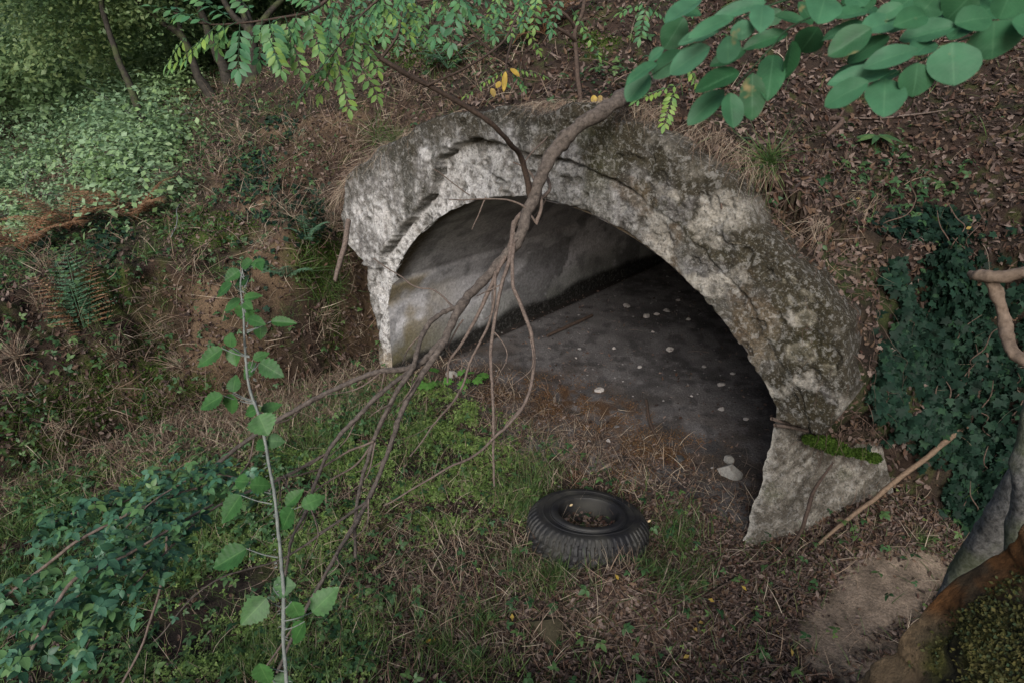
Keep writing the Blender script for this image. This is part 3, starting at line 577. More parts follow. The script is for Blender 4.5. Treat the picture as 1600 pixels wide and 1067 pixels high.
B_root = bark_mat('hanging_root_material', (.06, .04, .03), (.16, .11, .085), 60, .4)

OAK = leaf_t(5, .55, 'ovate', .35, .3, 3, lob=.28); OAK2 = leaf_t(4, .5, 'ovate', -.4, -.35, 3, lob=.1); PLAIN = leaf_t(3, .45, 'ovate', .3, .25)
CURL = leaf_t(4, .4, 'ovate', .9, .5)
SML = leaf_t(2, .6, 'ovate', .25, .2); TINY = leaf_t(2, .7, 'ellip', .2, .2)
def trif(t, spread=1.0, sc=.72):
    return combine([xf(t, None, 1.0, (0, .3, 0)), xf(t, rz(spread), sc, (0.02, .27, 0)), xf(t, rz(-spread), sc, (-.02, .27, 0))])
CLOV = combine([xf(leaf_t(2, .85, 'round', .1, .1), rz(a), .55, (0, .05, .0)) for a in (0, 2.1, 4.2)])
_l = leaf_t(4, .60, 'ovate', .22, .25)
TRI = combine([xf(_l, None, .85, (0, .42, 0)), xf(_l, rz(1.35), .68, (-.03, .34, 0.02)), xf(_l, rz(-1.35), .68, (.03, .34, 0.02)), (np.array([[-.012, 0, 0], [.012, 0, 0], [.01, .45, 0], [-.01, .45, 0]]), np.array([[0, 1, 2, 3]]), np.zeros((4, 3)))])
def zup(n): return np.tile(np.array([[0, 0, 1.]]), (n, 1))
def wr(c, lo, hi, sc=3, s=0, o=4): return ss(lo, hi, fbm(c, sc, o, s))

# ------------------------------------------------------------ dead leaf litter
def lit_w(c, px, py):
    d = proj(c)[2]; R = ss(930, 1150, px)
    w = .25 + .45 * wr(c, .4, .6, 2, 201)
    w = np.maximum(w, R * 1.0 * ss(700, 780, py) * ss(1480, 1400, px))
    w = np.maximum(w, ss(560, 760, px) * .8 * ss(620, 560, py) * (px < 1600))
    w = np.maximum(w, 1.3 * ss(980, 1100, px) * ss(460, 380, py))
    w = np.maximum(w, blob(px, py, [(560, 200, 80, 50), (300, 280, 120, 60), (640, 90, 150, 60), (980, 880, 120, 80), (700, 970, 200, 70)], .6) * .8)
    w *= 1 - .93 * blob(px, py, [(1370, 930, 84, 55, -25), (1440, 905, 44, 34), (1300, 990, 50, 45)], .35)
    return w * np.clip((d / 5), .35, 1.1) ** -1.0
def lay(S, n, wfn, tmpls, smin, smax, mat, name, tilt=.35, lift=.012, margin=60, up=.0, alpha=None):
    p, nn_ = scatter(S, n, wfn, margin); acc = Acc(); k = rng.integers(0, len(tmpls), n)
    nr = nrm(nn_ * (1 - up) + np.array([0, 0, 1]) * up + rng.normal(0, tilt, (n, 3)))
    R = frame_n(nr, U_(0, 6.28, n)); sc = U_(smin, smax, n); p = p + nn_ * U_(0, lift, n)[:, None]
    for j, t in enumerate(tmpls): q = k == j; inst(acc, t, p[q], R[q], sc[q])
    return acc
acc = lay(SH, 160000, lit_w, [OAK, OAK2, PLAIN, CURL], .020, .062, G_litter, 'x', .50, .035)
stuff(acc.build('leaf_litter', G_litter, smooth=False), 'brown dead leaves covering the bank above and around the arch', 'leaf litter')
def litg_w(c, px, py):
    s, t = st(c[:, 0], c[:, 1]); inside = (t > .15) & (np.abs(s) < 2)
    w = .10 + .9 * ss(930, 1080, px) * ss(690, 780, py) + .5 * ss(860, 900, py) * ss(480, 700, px) + .5 * ss(720, 700, py) * ss(620, 480, px) * .3
    w *= 1 - .95 * blob(px, py, [(1370, 930, 90, 58, -25), (1440, 905, 50, 40), (1300, 990, 56, 50)], .3)
    return np.where(inside, .012 + .30 * ss(.8, .1, t), w)
acc = lay(SG, 56000, litg_w, [OAK, OAK2, PLAIN, CURL], .018, .045, G_litter, 'x', .40, .02)
stuff(acc.build('ground_litter', G_litter, smooth=False), 'brown dead leaves strewn on the ground around the tyre', 'leaf litter')

# ------------------------------------------------------------ straw, grass
def strands(S, n, wfn, tm, smin, smax, mat, name, label, cat, lean=.8, droop=0.0, par=0.5):
    p, nn_ = scatter(S, n, wfn); acc = Acc(); k = rng.integers(0, len(tm), n)
    nr = nrm(nn_ * par + np.array([0, 0, 1 - par]) + rng.normal(0, lean, (n, 3)) + np.array([0, 0, -droop])); R = frame_n(nr, U_(0, 6.28, n)); sc = U_(smin, smax, n)
    for j, t in enumerate(tm): q = k == j; inst(acc, t, p[q], R[q], sc[q])
    return stuff(acc.build(name, mat), label, cat)
def xb(w, b): return blade_t(5, w, b)
STRAW = [blade_t(5, .022, .5), blade_t(5, .016, 1.1), blade_t(5, .03, .8), blade_t(4, .014, .25)]
def straw_h(c, px, py):
    return .30 * ss(700, 500, px) + .10 + blob(px, py, [(150, 690, 160, 60, -15), (540, 300, 60, 110, 0), (600, 190, 120, 60, -25), (230, 570, 60, 60), (440, 320, 70, 90), (400, 590, 140, 60), (750, 120, 120, 60), (500, 180, 80, 60), (330, 230, 120, 60), (1220, 420, 110, 90)], .7) * wr(c, .3, .6, 4, 211) * 1.4
strands(SH, 38000, straw_h, STRAW, .08, .26, G_straw, 'dry_grass', 'tangled dry straw coloured grass on the left bank', 'dry grass', .7, .45)
def straw_g(c, px, py):
    s, t = st(c[:, 0], c[:, 1]); inside = (t > .2) & (np.abs(s) < 1.9)
    w = .25 + blob(px, py, [(250, 690, 330, 60, -14), (480, 640, 140, 40), (900, 720, 130, 40, 10), (700, 900, 300, 120), (850, 660, 90, 30)], .6) * 1.0 + 1.6 * blob(px, py, [(250, 690, 330, 50, -14), (470, 630, 140, 36)], .5)
    return np.where(inside, .55 * ss(1.0, .2, t), w)
strands(SG, 34000, straw_g, STRAW, .05, .20, G_straw, 'dry_grass', 'pale dry straw lying along the foot of the bank', 'dry grass', .9, .2)
GR = [blade_t(5, .03, .6), blade_t(5, .025, 1.0), blade_t(5, .035, .35)]
def grass_g(c, px, py):
    s, t = st(c[:, 0], c[:, 1]); inside = (t > .1) & (np.abs(s) < 1.9)
    w = .05 + blob(px, py, [(30, 860, 110, 110), (60, 950, 150, 90), (300, 870, 170, 90), (600, 640, 70, 30), (830, 780, 50, 70), (1050, 870, 50, 60), (860, 900, 60, 40), (700, 1000, 150, 50), (440, 1030, 120, 60), (560, 700, 120, 60)], .7) * wr(c, .35, .6, 5, 215)
    return np.where(inside, 0, w)
strands(SG, 24000, grass_g, GR, .05, .16, G_grass, 'grass', 'short green grass between the clover and brambles', 'grass', .35, 0)
def grass_h(c, px, py):
    return .06 + blob(px, py, [(280, 640, 120, 60), (100, 620, 100, 60), (60, 400, 100, 60), (350, 200, 120, 60), (320, 370, 80, 40), (500, 430, 60, 70), (200, 450, 100, 80), (700, 60, 140, 50)], .7) * wr(c, .4, .6, 5, 216)
strands(SH, 16000, grass_h, GR, .05, .18, G_grass, 'grass', 'green grass hanging from the mossy left bank', 'grass', .45, .2)
# ------------------------------------------------------------ ground cover
def clov_w(c, px, py):
    s, t = st(c[:, 0], c[:, 1]); inside = (t > .1) & (np.abs(s) < 1.9)
    w = blob(px, py, [(700, 690, 110, 90), (610, 740, 120, 80), (520, 690, 120, 60), (680, 790, 130, 50), (330, 830, 170, 90), (480, 860, 90, 90), (260, 1010, 160, 50), (450, 990, 120, 80), (180, 790, 140, 60)], .6) * (wr(c, .42, .58, 5, 221) + .08)
    return np.where(inside, 0, w + .004)
p, nn_ = scatter(SG, 30000, clov_w); acc = Acc(); n = len(p); inst(acc, CLOV, p + np.array([0, 0, 1]) * U_(.005, .05, n)[:, None], frame_n(nrm(zup(n) + rng.normal(0, .35, (n, 3))), U_(0, 6.28, n)), U_(.014, .034, n))
stuff(acc.build('ground_cover', G_clover), 'bright yellow green clover like plants before the tunnel', 'ground cover')
def weed_h(c, px, py):
    return .05 + ss(560, 300, px) * .5 * wr(c, .45, .6, 3, 231) + blob(px, py, [(200, 400, 150, 60, -15), (60, 520, 110, 110), (140, 430, 120, 70), (300, 300, 150, 80), (30, 640, 60, 60), (430, 260, 70, 50), (640, 60, 150, 60), (1400, 300, 120, 60), (960, 80, 60, 60)], .6) * wr(c, .38, .58, 4, 232) * 1.2
p, nn_ = scatter(SH, 32000, weed_h); acc = Acc(); n = len(p); k = rng.random(n)
R = frame_n(nrm(nn_ * .6 + zup(n) * .6 + rng.normal(0, .4, (n, 3))), U_(0, 6.28, n)); q = k < .6
inst(acc, TRI, (p + nn_ * U_(.0, .10, n)[:, None])[q], R[q], U_(.03, .065, q.sum())); q = ~q; inst(acc, SML, (p + nn_ * U_(.0, .08, n)[:, None])[q], R[q], U_(.02, .05, q.sum()))
stuff(acc.build('low_brambles', G_weed), 'low green bramble leaves scattered over the left bank', 'bramble leaves')
def weed_g(c, px, py):
    s, t = st(c[:, 0], c[:, 1]); inside = (t > .1) & (np.abs(s) < 1.9)
    return np.where(inside, 0, .05 + blob(px, py, [(240, 830, 260, 130), (480, 950, 120, 90), (120, 980, 160, 90), (560, 1000, 60, 60), (560, 660, 90, 40)], .7) * wr(c, .4, .6, 5, 236))
p, nn_ = scatter(SG, 4200, weed_g); acc = Acc(); n = len(p)
inst(acc, TRI, p + zup(n) * U_(.02, .10, n)[:, None], frame_n(nrm(zup(n) + rng.normal(0, .35, (n, 3))), U_(0, 6.28, n)), U_(.03, .06, n))
stuff(acc.build('low_weeds', G_weed), 'small green weeds among the clover at lower left', 'weeds')
# ------------------------------------------------------------ moss
def moss_w(c, px, py): return blob(px, py, [(240, 590, 30, 90), (70, 660, 60, 60), (320, 360, 70, 22), (500, 400, 34, 60), (150, 600, 40, 60), (310, 625, 40, 30), (520, 510, 12, 26), (930, 70, 34, 18), (660, 90, 60, 20)], .6) * (wr(c, .4, .6, 7, 241) + .1)
p, nn_ = scatter(SH, 26000, moss_w); acc = Acc(); n = len(p); inst(acc, TINY, p, frame_n(nrm(nn_ + rng.normal(0, .6, (n, 3))), U_(0, 6.28, n), U_(.3, 1.2, n)), U_(.008, .022, n))
stuff(acc.build('moss', G_moss), 'green moss on the bare earth of the left bank', 'moss')

# ------------------------------------------------------------ far undergrowth and forest wall (upper left)
LEAFQ = leaf_t(1, .6, 'ovate', .3, 0, 3); LEAFQ = (LEAFQ[0] * [1, 1, 1], LEAFQ[1], LEAFQ[2]); DIA = (np.array([[0, 0, 0], [.3, .5, .06], [0, 1, 0], [-.3, .5, .06]], float), np.array([[0, 1, 2, 3]]), np.array([[0, 0, 0], [1, .5, 0], [0, 1, 0], [-1, .5, 0]], float))
def shell(acc, ctr, rad, n, size, sq=.6, flat=.45, rr=(.55, 1.05), rlo=0., rhi=1.):
    d = nrm(rng.normal(0, 1, (n, 3))); d[:, 2] = np.abs(d[:, 2]) * np.where(rng.random(n) < .85, 1, -.5)
    k = fbm(d * 1.7 + ctr, 1.3, 4, 251); r = rad * (U_(rr[0], rr[1], n) ** .5) * (.62 + .75 * k)
    p = ctr + d * r[:, None] * np.array([1, 1, sq]); nr = nrm(d * flat + np.array([0, 0, .7]) + rng.normal(0, .45, (n, 3)))
    b = np.clip(fbm(p, .9, 3, 252) * 1.6 - .3 + U_(-.2, .2, n), 0, 1) * (rhi - rlo) + rlo
    inst(acc, DIA, p, frame_n(nr, U_(0, 6.28, n)), U_(size * .7, size * 1.35, n), b)
# sunlit bramble undergrowth
def und_w(c, px, py): return ss(330, 230, px + 90 * (fbm(c, .8, 3, 260) - .5)) * ss(400, 330, py + .2 * px + 120 * (fbm(c, 1, 3, 261) - .5)) * (.25 + wr(c, .4, .55, 1.2, 262)) * np.clip(proj(c)[2], 2, 30) ** -1.6
p, nn_ = scatter(SH, 520, und_w, 120); acc = Acc()
for q in p:
    r = rng.uniform(.18, .62) * (1 + .03 * q[1]); b0 = rng.uniform(0, .55); shell(acc, q + [0, 0, rng.uniform(-.1, .15)], r, 270, (.046 + .0026 * q[1]) * rng.uniform(.6, 1.35), .95, .5, (.3, 1.35), b0, b0 + .45)
stuff(acc.build('undergrowth', G_pale), 'pale green sunlit bramble thicket filling the hollow at upper left', 'undergrowth')
# far green thicket wall
acc = Acc()
for i in range(150):
    px = rng.uniform(-150, 640); d = rng.uniform(11, 24); q = P(px, rng.uniform(-120, 190), d); g = float(zhill(q[:1], q[1:2])[0]); q[2] = max(q[2], g + .3)
    b0 = rng.uniform(0, .5); shell(acc, q, rng.uniform(.8, 1.9), 760, .12 * rng.uniform(.7, 1.3), .8, .5, (.2, 1.3), b0, b0 + .45)
stuff(acc.build('forest', G_tree), 'dense green woodland closing the view at upper left', 'woodland')

# ============================================================ things
def px_path(L): return [P(a, b, d) for a, b, d, *_ in L], [L_[3] * L_[2] / FPX for L_ in L]
def hang(par, name, L, mat, ns=8, n=6, wob=.0, lump=.25, seed=0):
    p, r = px_path(L)
    if name == 'stem' and mat is B_pale: r = [q * .75 for q in r]
    if mat is B_limb: r = [q * .78 for q in r]; n = n * 3; lump = .5; ns = 12
    V, F = tube(p, r, ns, n, wob, lump, seed); return mesh(name, V, F, mat, par)

# ---- trees at upper left: leaning trunks and crowns
def tree(L, crowns, label, leafmat, rad=1.0, twigs=()):
    base = G(L[0][0], L[0][1]); dep = proj(base[None])[2][0]
    t = empty('tree', base, label, 'tree', 'leaning trees at the upper left')
    pts = [base - [0, 0, .15]] + [P(a, b, dep + k) for a, b, k, r in L[1:]]; rr = [L[0][3] * dep / FPX * 1.25] + [l[3] * (dep + l[2]) / FPX for l in L[1:]]
    V, F = tube(pts, rr, 9, 6, .05, .3, int(base[1] * 10)); mesh('trunk', V, F, B_trunk, t)
    for T in twigs:
        V, F = tube([P(a, b, dep + k) for a, b, k, r in T], [l[3] * dep / FPX for l in T], 6, 5, .03, .2, 3); mesh('limb', V, F, B_trunk, t)
    a = Acc()
    for (cx, cy, k, r, nl) in crowns: shell(a, P(cx, cy, dep + k), r, nl, .075, .8, .45, (.1, 1.15))
    a.build('crown', leafmat, t); return t
tree([(262, 232, 0, 7), (225, 190, 0, 6.5), (205, 140, .1, 5.5), (180, 80, .2, 4.5), (160, 10, .3, 4), (150, -120, .4, 3)], [(150, -30, .5, 1.2, 4200), (60, -10, .8, 1.1, 3600), (120, 60, 1.6, .9, 2400), (230, 40, 1.2, .8, 2000)], 'thin bare trunk leaning left, lowest on the slope at upper left', G_tree)
tree([(338, 152, 0, 7.5), (305, 110, 0, 6.5), (285, 60, .1, 5.5), (245, 30, .1, 4), (180, -30, .1, 3)], [(200, -50, .6, 1.1, 3400), (290, 30, 2.0, .9, 2400)], 'bent dark trunk growing behind the thin leaning one', G_tree, twigs=[[(285, 60, .1, 4.5), (275, 0, .2, 3.5), (270, -80, .3, 3)]])
tree([(360, 132, 0, 8), (345, 100, .1, 7.5), (325, 50, .2, 6), (310, 0, .3, 5), (300, -100, .4, 4)], [(300, -90, .8, 1.2, 3600), (360, 10, 2.5, 1.0, 2600)], 'dark straight trunk with light flecks beside the root mass', G_tree)
tree([(395, 125, 0, 14), (392, 80, .1, 11), (385, 30, .1, 8), (372, -10, .2, 7), (350, -100, .4, 6)], [(390, -60, .9, 1.3, 3800), (470, -40, 1.8, 1.1, 3000)], 'thick dark multi stemmed trunk right of the other trees', G_tree, twigs=[[(388, 45, .1, 6), (365, 25, .1, 5), (345, -10, .1, 4)], [(392, 60, 0, 7), (420, 22, 0, 5), (450, -10, .1, 4)], [(386, 35, 0, 4), (372, 0, 0, 3), (365, -40, 0, 2.5)]])

# ---- the big fallen limb with its spread of branches
top = G(1000, 132); LB = empty('fallen_branch', top, 'thick grey brown branch reaching down across the arch from the hilltop', 'branch')
d0 = proj(top[None])[2][0]
hang(LB, 'limb', [(1040, 112, d0 + .15, 14), (1005, 134, d0 - .05, 15), (975, 153, 3.72, 15), (940, 176, 3.62, 14), (885, 213, 3.64, 14), (852, 262, 3.66, 13), (828, 322, 3.68, 12.5), (812, 376, 3.65, 11), (770, 422, 3.6, 10), (725, 476, 3.45, 9.5), (700, 520, 3.35, 8.5), (690, 545, 3.3, 7)], B_limb, 12, 8, .03, .35, 1)
br = [
 [(700, 520, 3.36, 7.5), (668, 556, 3.25, 6.5), (638, 573, 3.2, 6), (600, 578, 3.15, 5.5), (560, 590, 3.1, 5), (480, 628, 3.0, 5), (400, 678, 2.9, 4.5), (310, 750, 2.75, 4.5)],
 [(694, 535, 3.3, 7), (660, 585, 3.2, 6), (630, 640, 3.1, 5.5), (607, 700, 3.0, 5), (575, 780, 2.85, 4.5), (525, 870, 2.6, 4), (470, 960, 2.45, 3.5), (430, 1050, 2.3, 3)],
 [(728, 478, 3.44, 5), (700, 486, 3.4, 5), (668, 512, 3.3, 5), (653, 550, 3.2, 5), (645, 578, 3.15, 5), (612, 630, 3.05, 4.5), (585, 690, 3.0, 4), (560, 780, 2.85, 3.5), (555, 870, 2.7, 3)],
 [(655, 570, 3.22, 5), (610, 602, 3.1, 4.5), (560, 650, 3.0, 4.5), (513, 708, 2.9, 4), (480, 790, 2.75, 3.5), (455, 850, 2.6, 3), (440, 930, 2.5, 2.5)],
 [(513, 708, 2.9, 3.5), (440, 745, 2.8, 3), (360, 780, 2.7, 2.5), (300, 815, 2.6, 2)],
 [(575, 780, 2.85, 3), (520, 820, 2.7, 2.5), (440, 870, 2.6, 2), (330, 910, 2.5, 1.6), (240, 1000, 2.4, 1.2)],
]
for i, L in enumerate(br): hang(LB, 'branch', L, B_limb, 8, 7, .03, .25, 10 + i)
vn_ = [
 [(850, 268, 3.88, 3), (855, 300, 3.8, 3), (806, 345, 3.74, 4), (795, 385, 3.65, 3.5), (768, 445, 3.55, 3.5), (735, 510, 3.45, 3), (705, 560, 3.4, 2), (700, 600, 3.4, 1.5)],
 [(806, 348, 3.7, 4), (800, 392, 3.6, 3.5), (783, 445, 3.5, 3), (772, 520, 3.4, 3), (769, 600, 3.3, 2.6), (770, 690, 3.2, 2.2), (773, 760, 3.1, 1.6)],
 [(802, 365, 3.66, 3.5), (801, 440, 3.5, 3.3), (812, 478, 3.45, 3.3), (829, 530, 3.4, 3.2), (832, 580, 3.35, 3), (815, 640, 3.25, 2.6), (760, 700, 3.15, 2.2), (690, 740, 3.0, 1.8), (600, 790, 2.9, 1.4)],
 [(774, 424, 3.55, 2.6), (766, 490, 3.5, 2.4), (748, 540, 3.45, 2.2), (715, 610, 3.4, 2), (680, 660, 3.3, 1.6), (640, 715, 3.2, 1.2)],
 [(838, 350, 3.7, 3.4), (846, 322, 3.7, 3), (838, 285, 3.7, 2.5), (822, 262, 3.7, 1.8), (800, 252, 3.7, 1.2)],
 [(838, 350, 3.7, 2), (815, 322, 3.65, 1.8), (775, 312, 3.6, 1.3), (700, 308, 3.55, .9)],
 [(650, 575, 3.2, 2.2), (600, 655, 3.1, 2), (560, 720, 3.0, 1.8), (500, 760, 2.9, 1.4), (470, 800, 2.8, 1.2)],
 [(760, 310, 3.6, 1.3), (750, 335, 3.6, 1.2), (737, 358, 3.6, .9)], [(585, 405, 3.9, 1), (640, 445, 3.7, 1.2), (680, 455, 3.6, 1.4), (712, 482, 3.45, 1.6)],
 [(724, 500, 3.44, 1.6), (700, 540, 3.4, 1.3), (720, 560, 3.5, 1), (722, 580, 3.5, .8)], [(680, 265, 3.7, .8), (735, 303, 3.7, 1)], [(856, 215, 3.9, 1.4), (815, 260, 3.8, 1.2), (840, 295, 3.8, 1)],
 [(470, 960, 2.45, 2), (440, 1000, 2.4, 1.7), (400, 1067, 2.3, 1.4)], [(585, 690, 3.0, 2), (520, 720, 3, 1.6), (470, 740, 2.9, 1.2), (430, 745, 2.9, 1)],
]
for i, L in enumerate(vn_): hang(LB, 'twig', L, B_thin, 6, 7, .05, .15, 30 + i)
r2 = np.random.default_rng(5)
for i in range(34):
    L = br[i % 6] if i < 24 else vn_[i % 4]; k = r2.integers(1, len(L) - 1); x, y, d, w_ = L[k]; an = r2.uniform(1.2, 2.7); ln = r2.uniform(25, 110); w2 = min(w_ * .4, 1.5)
    hang(LB, 'twig', [(x, y, d, w2), (x + ln * .5 * math.cos(an) + r2.normal(0, 6), y + ln * .5 * math.sin(an), d - r2.uniform(-.05, .1), w2 * .8), (x + ln * math.cos(an + .3), y + ln * math.sin(an + .3) + 5, d - r2.uniform(-.1, .2), w2 * .4)], B_thin, 5, 5, .05, .1, 90 + i)

# ---- thin bough arching over the bank at top centre and a bare sapling
def thing1(name, L, mat, label, cat, group=None, ns=6, wob=.03, seed=0, ground=False):
    p, r = px_path(L)
    if ground: p[0] = G(L[0][0], L[0][1], -.02)
    V, F = tube(p, r, ns, 7, wob, .2, seed); o = mesh(name, V, F, mat); return tag(o, label, cat, group)
BO = empty('bough', P(850, 320, 3.6), 'thin brown bough arching across the top centre to the arch crown', 'branch')
hang(BO, 'stem', [(480, -20, 2.6, 3.5), (520, 35, 2.7, 3.5), (600, 95, 2.8, 3.8), (668, 132, 2.9, 4), (720, 165, 3.0, 4), (765, 195, 3.1, 4), (800, 228, 3.3, 4), (815, 250, 3.5, 4.5), (828, 310, 3.7, 5)], B_dark, 8, 7, .03, .25, 4)
for i, L in enumerate([[(596, 92, 2.8, 2.5), (620, 55, 2.8, 2), (628, 20, 2.8, 1.8), (632, -30, 2.8, 1.5)], [(668, 132, 2.9, 2), (730, 105, 2.9, 1.8), (790, 60, 3, 1.6), (822, -10, 3, 1.2)], [(700, -20, 3.2, 2), (735, 45, 3.3, 2), (780, 90, 3.4, 1.8), (800, 105, 3.5, 1.6)], [(528, 45, 2.7, 1.5), (530, 100, 2.7, 1.3), (528, 150, 2.7, 1)], [(695, 40, 3.0, 1.3), (710, 75, 3.1, 1.3), (735, 108, 3.2, 1)]]): hang(BO, 'twig', L, B_dark, 5, 6, .03, .1, 60 + i)
sb = G(909, 172); ds = proj(sb[None])[2][0]; SP = empty('sapling', sb, 'bare thin sapling standing on top of the arch beside the branch', 'sapling')
hang(SP, 'stem', [(909, 178, ds, 4.5), (905, 140, ds, 4), (899, 80, ds + .02, 3.6), (898, 50, ds, 3.4), (910, 15, ds, 3.2), (918, -40, ds, 2.6)], B_dark, 7, 7, .03, .2, 5)
for i, L in enumerate([[(898, 64, ds, 3), (880, 50, ds - .1, 2.6), (840, 28, ds - .2, 2.2), (800, 12, ds - .3, 1.8), (740, -10, ds - .4, 1.5)], [(898, 45, ds, 2.6), (885, 25, ds - .1, 2.2), (860, 5, ds - .1, 2), (845, -30, ds - .1, 1.5)]]): hang(SP, 'limb', L, B_dark, 6, 7, .02, .15, 70 + i)

# ---- pinnate leaves
LOC = leaf_t(5, .46, 'ellip', .18, .12, 5); LOCF = leaf_t(3, .46, 'ellip', .2, .15, 3)
def pinnate(aL, aS, b, tip, npair, ll, rnd=None, droop=.15, tm=LOCF, up=None):
    b, tip = np.array(b), np.array(tip); ln = np.linalg.norm(tip - b); up = np.array([0, -.35, 1.]) if up is None else up
    k = np.linspace(0, 1, 7)[:, None]; c = b * (1 - k) + tip * k + np.array([0, 0, -1]) * droop * ln * (k * k - k) * -1 * -1.0
    V, F = tube(c, np.linspace(.0016, .0007, 7), 4, 2); mesh('leaf_stalk', V, F, G_weed, aS)
    d = nrm(tip - b); side = nrm(np.cross(d, up)); nz_ = np.cross(side, d); ps_, R_s, ss_ = [], [], []
    for i in range(npair):
        f = .16 + .80 * i / max(1, npair - 1); q = np.array([np.interp(f, k[:, 0], c[:, j]) for j in range(3)])
        for sg in (-1, 1):
            if rng.random() < .06: continue
            yd = nrm(side * sg * .9 + d * (.35 + .2 * rng.random()) + rng.normal(0, .12, 3) + np.array([0, 0, -.25])); R_s.append(frame_y(yd[None], (nz_ + rng.normal(0, .25, 3))[None])[0]); ps_.append(q + yd * .003); ss_.append(ll * rng.uniform(.8, 1.1) * (1 - .35 * abs(f - .5)))
    R_s.append(frame_y(nrm(d + [0, 0, -.15])[None], nz_[None])[0]); ps_.append(c[-1]); ss_.append(ll)
    inst(aL, tm, np.array(ps_), np.array(R_s), np.array(ss_), None if rnd is None else np.clip(rnd + rng.normal(0, .12, len(ps_)), 0, 1))
def locust(label, cat, stems, leaves, group=None, ll=.043):
    st0 = stems[0][0]; t = empty('locust_spray', P(st0[0], st0[1], st0[2]), label, cat, group)
    for i, L in enumerate(stems): hang(t, 'stem', L, B_dark, 6, 6, .01, .1, 80 + i)
    aL, aS = Acc(), t
    for (x0, y0, x1, y1, d, npair, *r) in leaves:
        pinnate(aL, aS, P(x0, y0, d), P(x1, y1, d + (r[1] if len(r) > 1 else .02)), npair, ll * (r[2] if len(r) > 2 else 1), r[0] if r else None)
    aL.build('foliage', G_locust, t); return t
locust('large spray of green pinnate leaves hanging at top left above the trunks', 'leafy branch', [[(560, -60, 2.3, 3), (500, 10, 2.2, 2.5), (430, 30, 2.1, 2), (330, 38, 2.0, 1.5), (270, 20, 1.95, 1)]],
 [(330, 38, 235, 10, 1.95, 6, .4), (340, 40, 290, 95, 1.95, 7, .8), (370, 35, 300, 85, 2.0, 7, .75), (375, 38, 372, 110, 2.0, 7, .25, 0, 1.2), (410, 30, 405, 95, 2.05, 7, .3), (420, 30, 432, 85, 2.05, 7, .5, 0, 1.2), (440, 28, 395, 60, 2.1, 7, .6), (445, 25, 470, 110, 2.1, 8, .7), (465, 20, 450, 75, 2.1, 7, .4),
  (300, 25, 275, 25, 1.95, 5, .5), (350, 36, 340, 75, 2.0, 6, .6), (480, 15, 500, 80, 2.15, 8, .7), (395, 20, 360, -10, 2.1, 6, .5), (360, 30, 300, -5, 2.0, 6, .4), (500, 10, 455, -10, 2.1, 6, .5), (320, 60, 270, 105, 2.0, 7, .85), (420, 60, 440, 110, 2.0, 7, .75, 0, .9), (460, 50, 430, 95, 2.1, 6, .6), (380, 60, 330, 70, 2.1, 6, .8), (290, 60, 262, 100, 2.0, 5, .9)])
locust('spray of green pinnate leaves hanging left of the thin bough', 'leafy branch', [[(640, -60, 2.5, 3), (600, -10, 2.4, 2), (560, 30, 2.35, 1.6), (520, 90, 2.3, 1.2)]],
 [(600, -10, 560, 60, 2.4, 8, .45), (575, 20, 520, 60, 2.3, 7, .6), (560, 30, 548, 110, 2.35, 8, .7), (540, 60, 470, 155, 2.3, 9, .75), (525, 90, 545, 170, 2.3, 8, .8), (530, 80, 500, 150, 2.3, 7, .85), (520, 100, 480, 130, 2.3, 6, .7), (590, 0, 640, 55, 2.4, 7, .85), (600, -10, 600, 60, 2.4, 7, .5), (550, 45, 590, 110, 2.4, 7, .8), (520, 20, 510, 70, 2.3, 6, .5), (560, 100, 590, 150, 2.4, 5, .8)])
locust('spray of bluish green pinnate leaves right of the thin bough', 'leafy branch', [[(760, -70, 2.6, 3), (720, -10, 2.5, 2), (700, 20, 2.5, 1.5)]],
 [(720, -10, 705, 70, 2.45, 7, .35, 0, 1.25), (710, 0, 760, 40, 2.45, 6, .4, 0, 1.2), (730, -10, 790, 20, 2.5, 6, .4), (700, 10, 680, 60, 2.5, 6, .3, 0, 1.2), (690, -5, 650, 40, 2.5, 6, .5), (780, -20, 830, 15, 2.6, 6, .5)])
rl = np.random.default_rng(21)
for (x0, x1, d, lab, nn5) in [(455, 640, 2.7, 'dense pinnate foliage along the top edge left of the bough', 16), (640, 900, 3.0, 'scattered pinnate leaves along the top edge between bough and sapling', 15)]:
    lv = []
    for i in range(nn5):
        xb_ = rl.uniform(x0, x1); yb_ = rl.uniform(-30, 25); an = rl.uniform(.7, 2.3); ln = rl.uniform(55, 85); lv.append((xb_, yb_, xb_ + ln * math.cos(an), yb_ + ln * math.sin(an), d + rl.uniform(-.2, .3), 7, rl.uniform(.2, .95)))
    locust(lab, 'leafy branch', [[(x1, -70, d, 3), ((x0 + x1) / 2, -15, d, 2), (x0, 5, d, 1.2)]], lv, None, .040)
YL = locust('small spray with three yellowing leaflets hanging above the arch crown', 'leafy branch', [[(800, 60, 3.4, 2), (790, 105, 3.3, 1.6), (800, 120, 3.3, 1.2)]],
 [(795, 108, 728, 150, 3.25, 9, .9), (800, 108, 850, 120, 3.25, 7, .8), (800, 112, 818, 138, 3.25, 5, .6)], ll=.036)
def near_leaf(acc, b, t, wpx, d, dt=0., tm=None, cup=.15, roll=0., rnd=None, lift=0.):
    B_, T_ = P(b[0], b[1], d), P(t[0], t[1], d + dt); ln = np.linalg.norm(T_ - B_); y = T_ - B_
    up = nrm(-(Fw * 1.0) + Up * .35 + Rt * roll); R = frame_y(y[None], up[None])
    px_l = math.hypot(b[0] - t[0], b[1] - t[1]); tm_ = tm or leaf_t(10, 1.0, 'ellip', .16, cup, 5)
    inst(acc, tm_, B_[None], R, np.array([[wpx * d / FPX * 1.1, ln, ln]]), np.array([rng.random() if rnd is None else rnd]))
a = Acc()
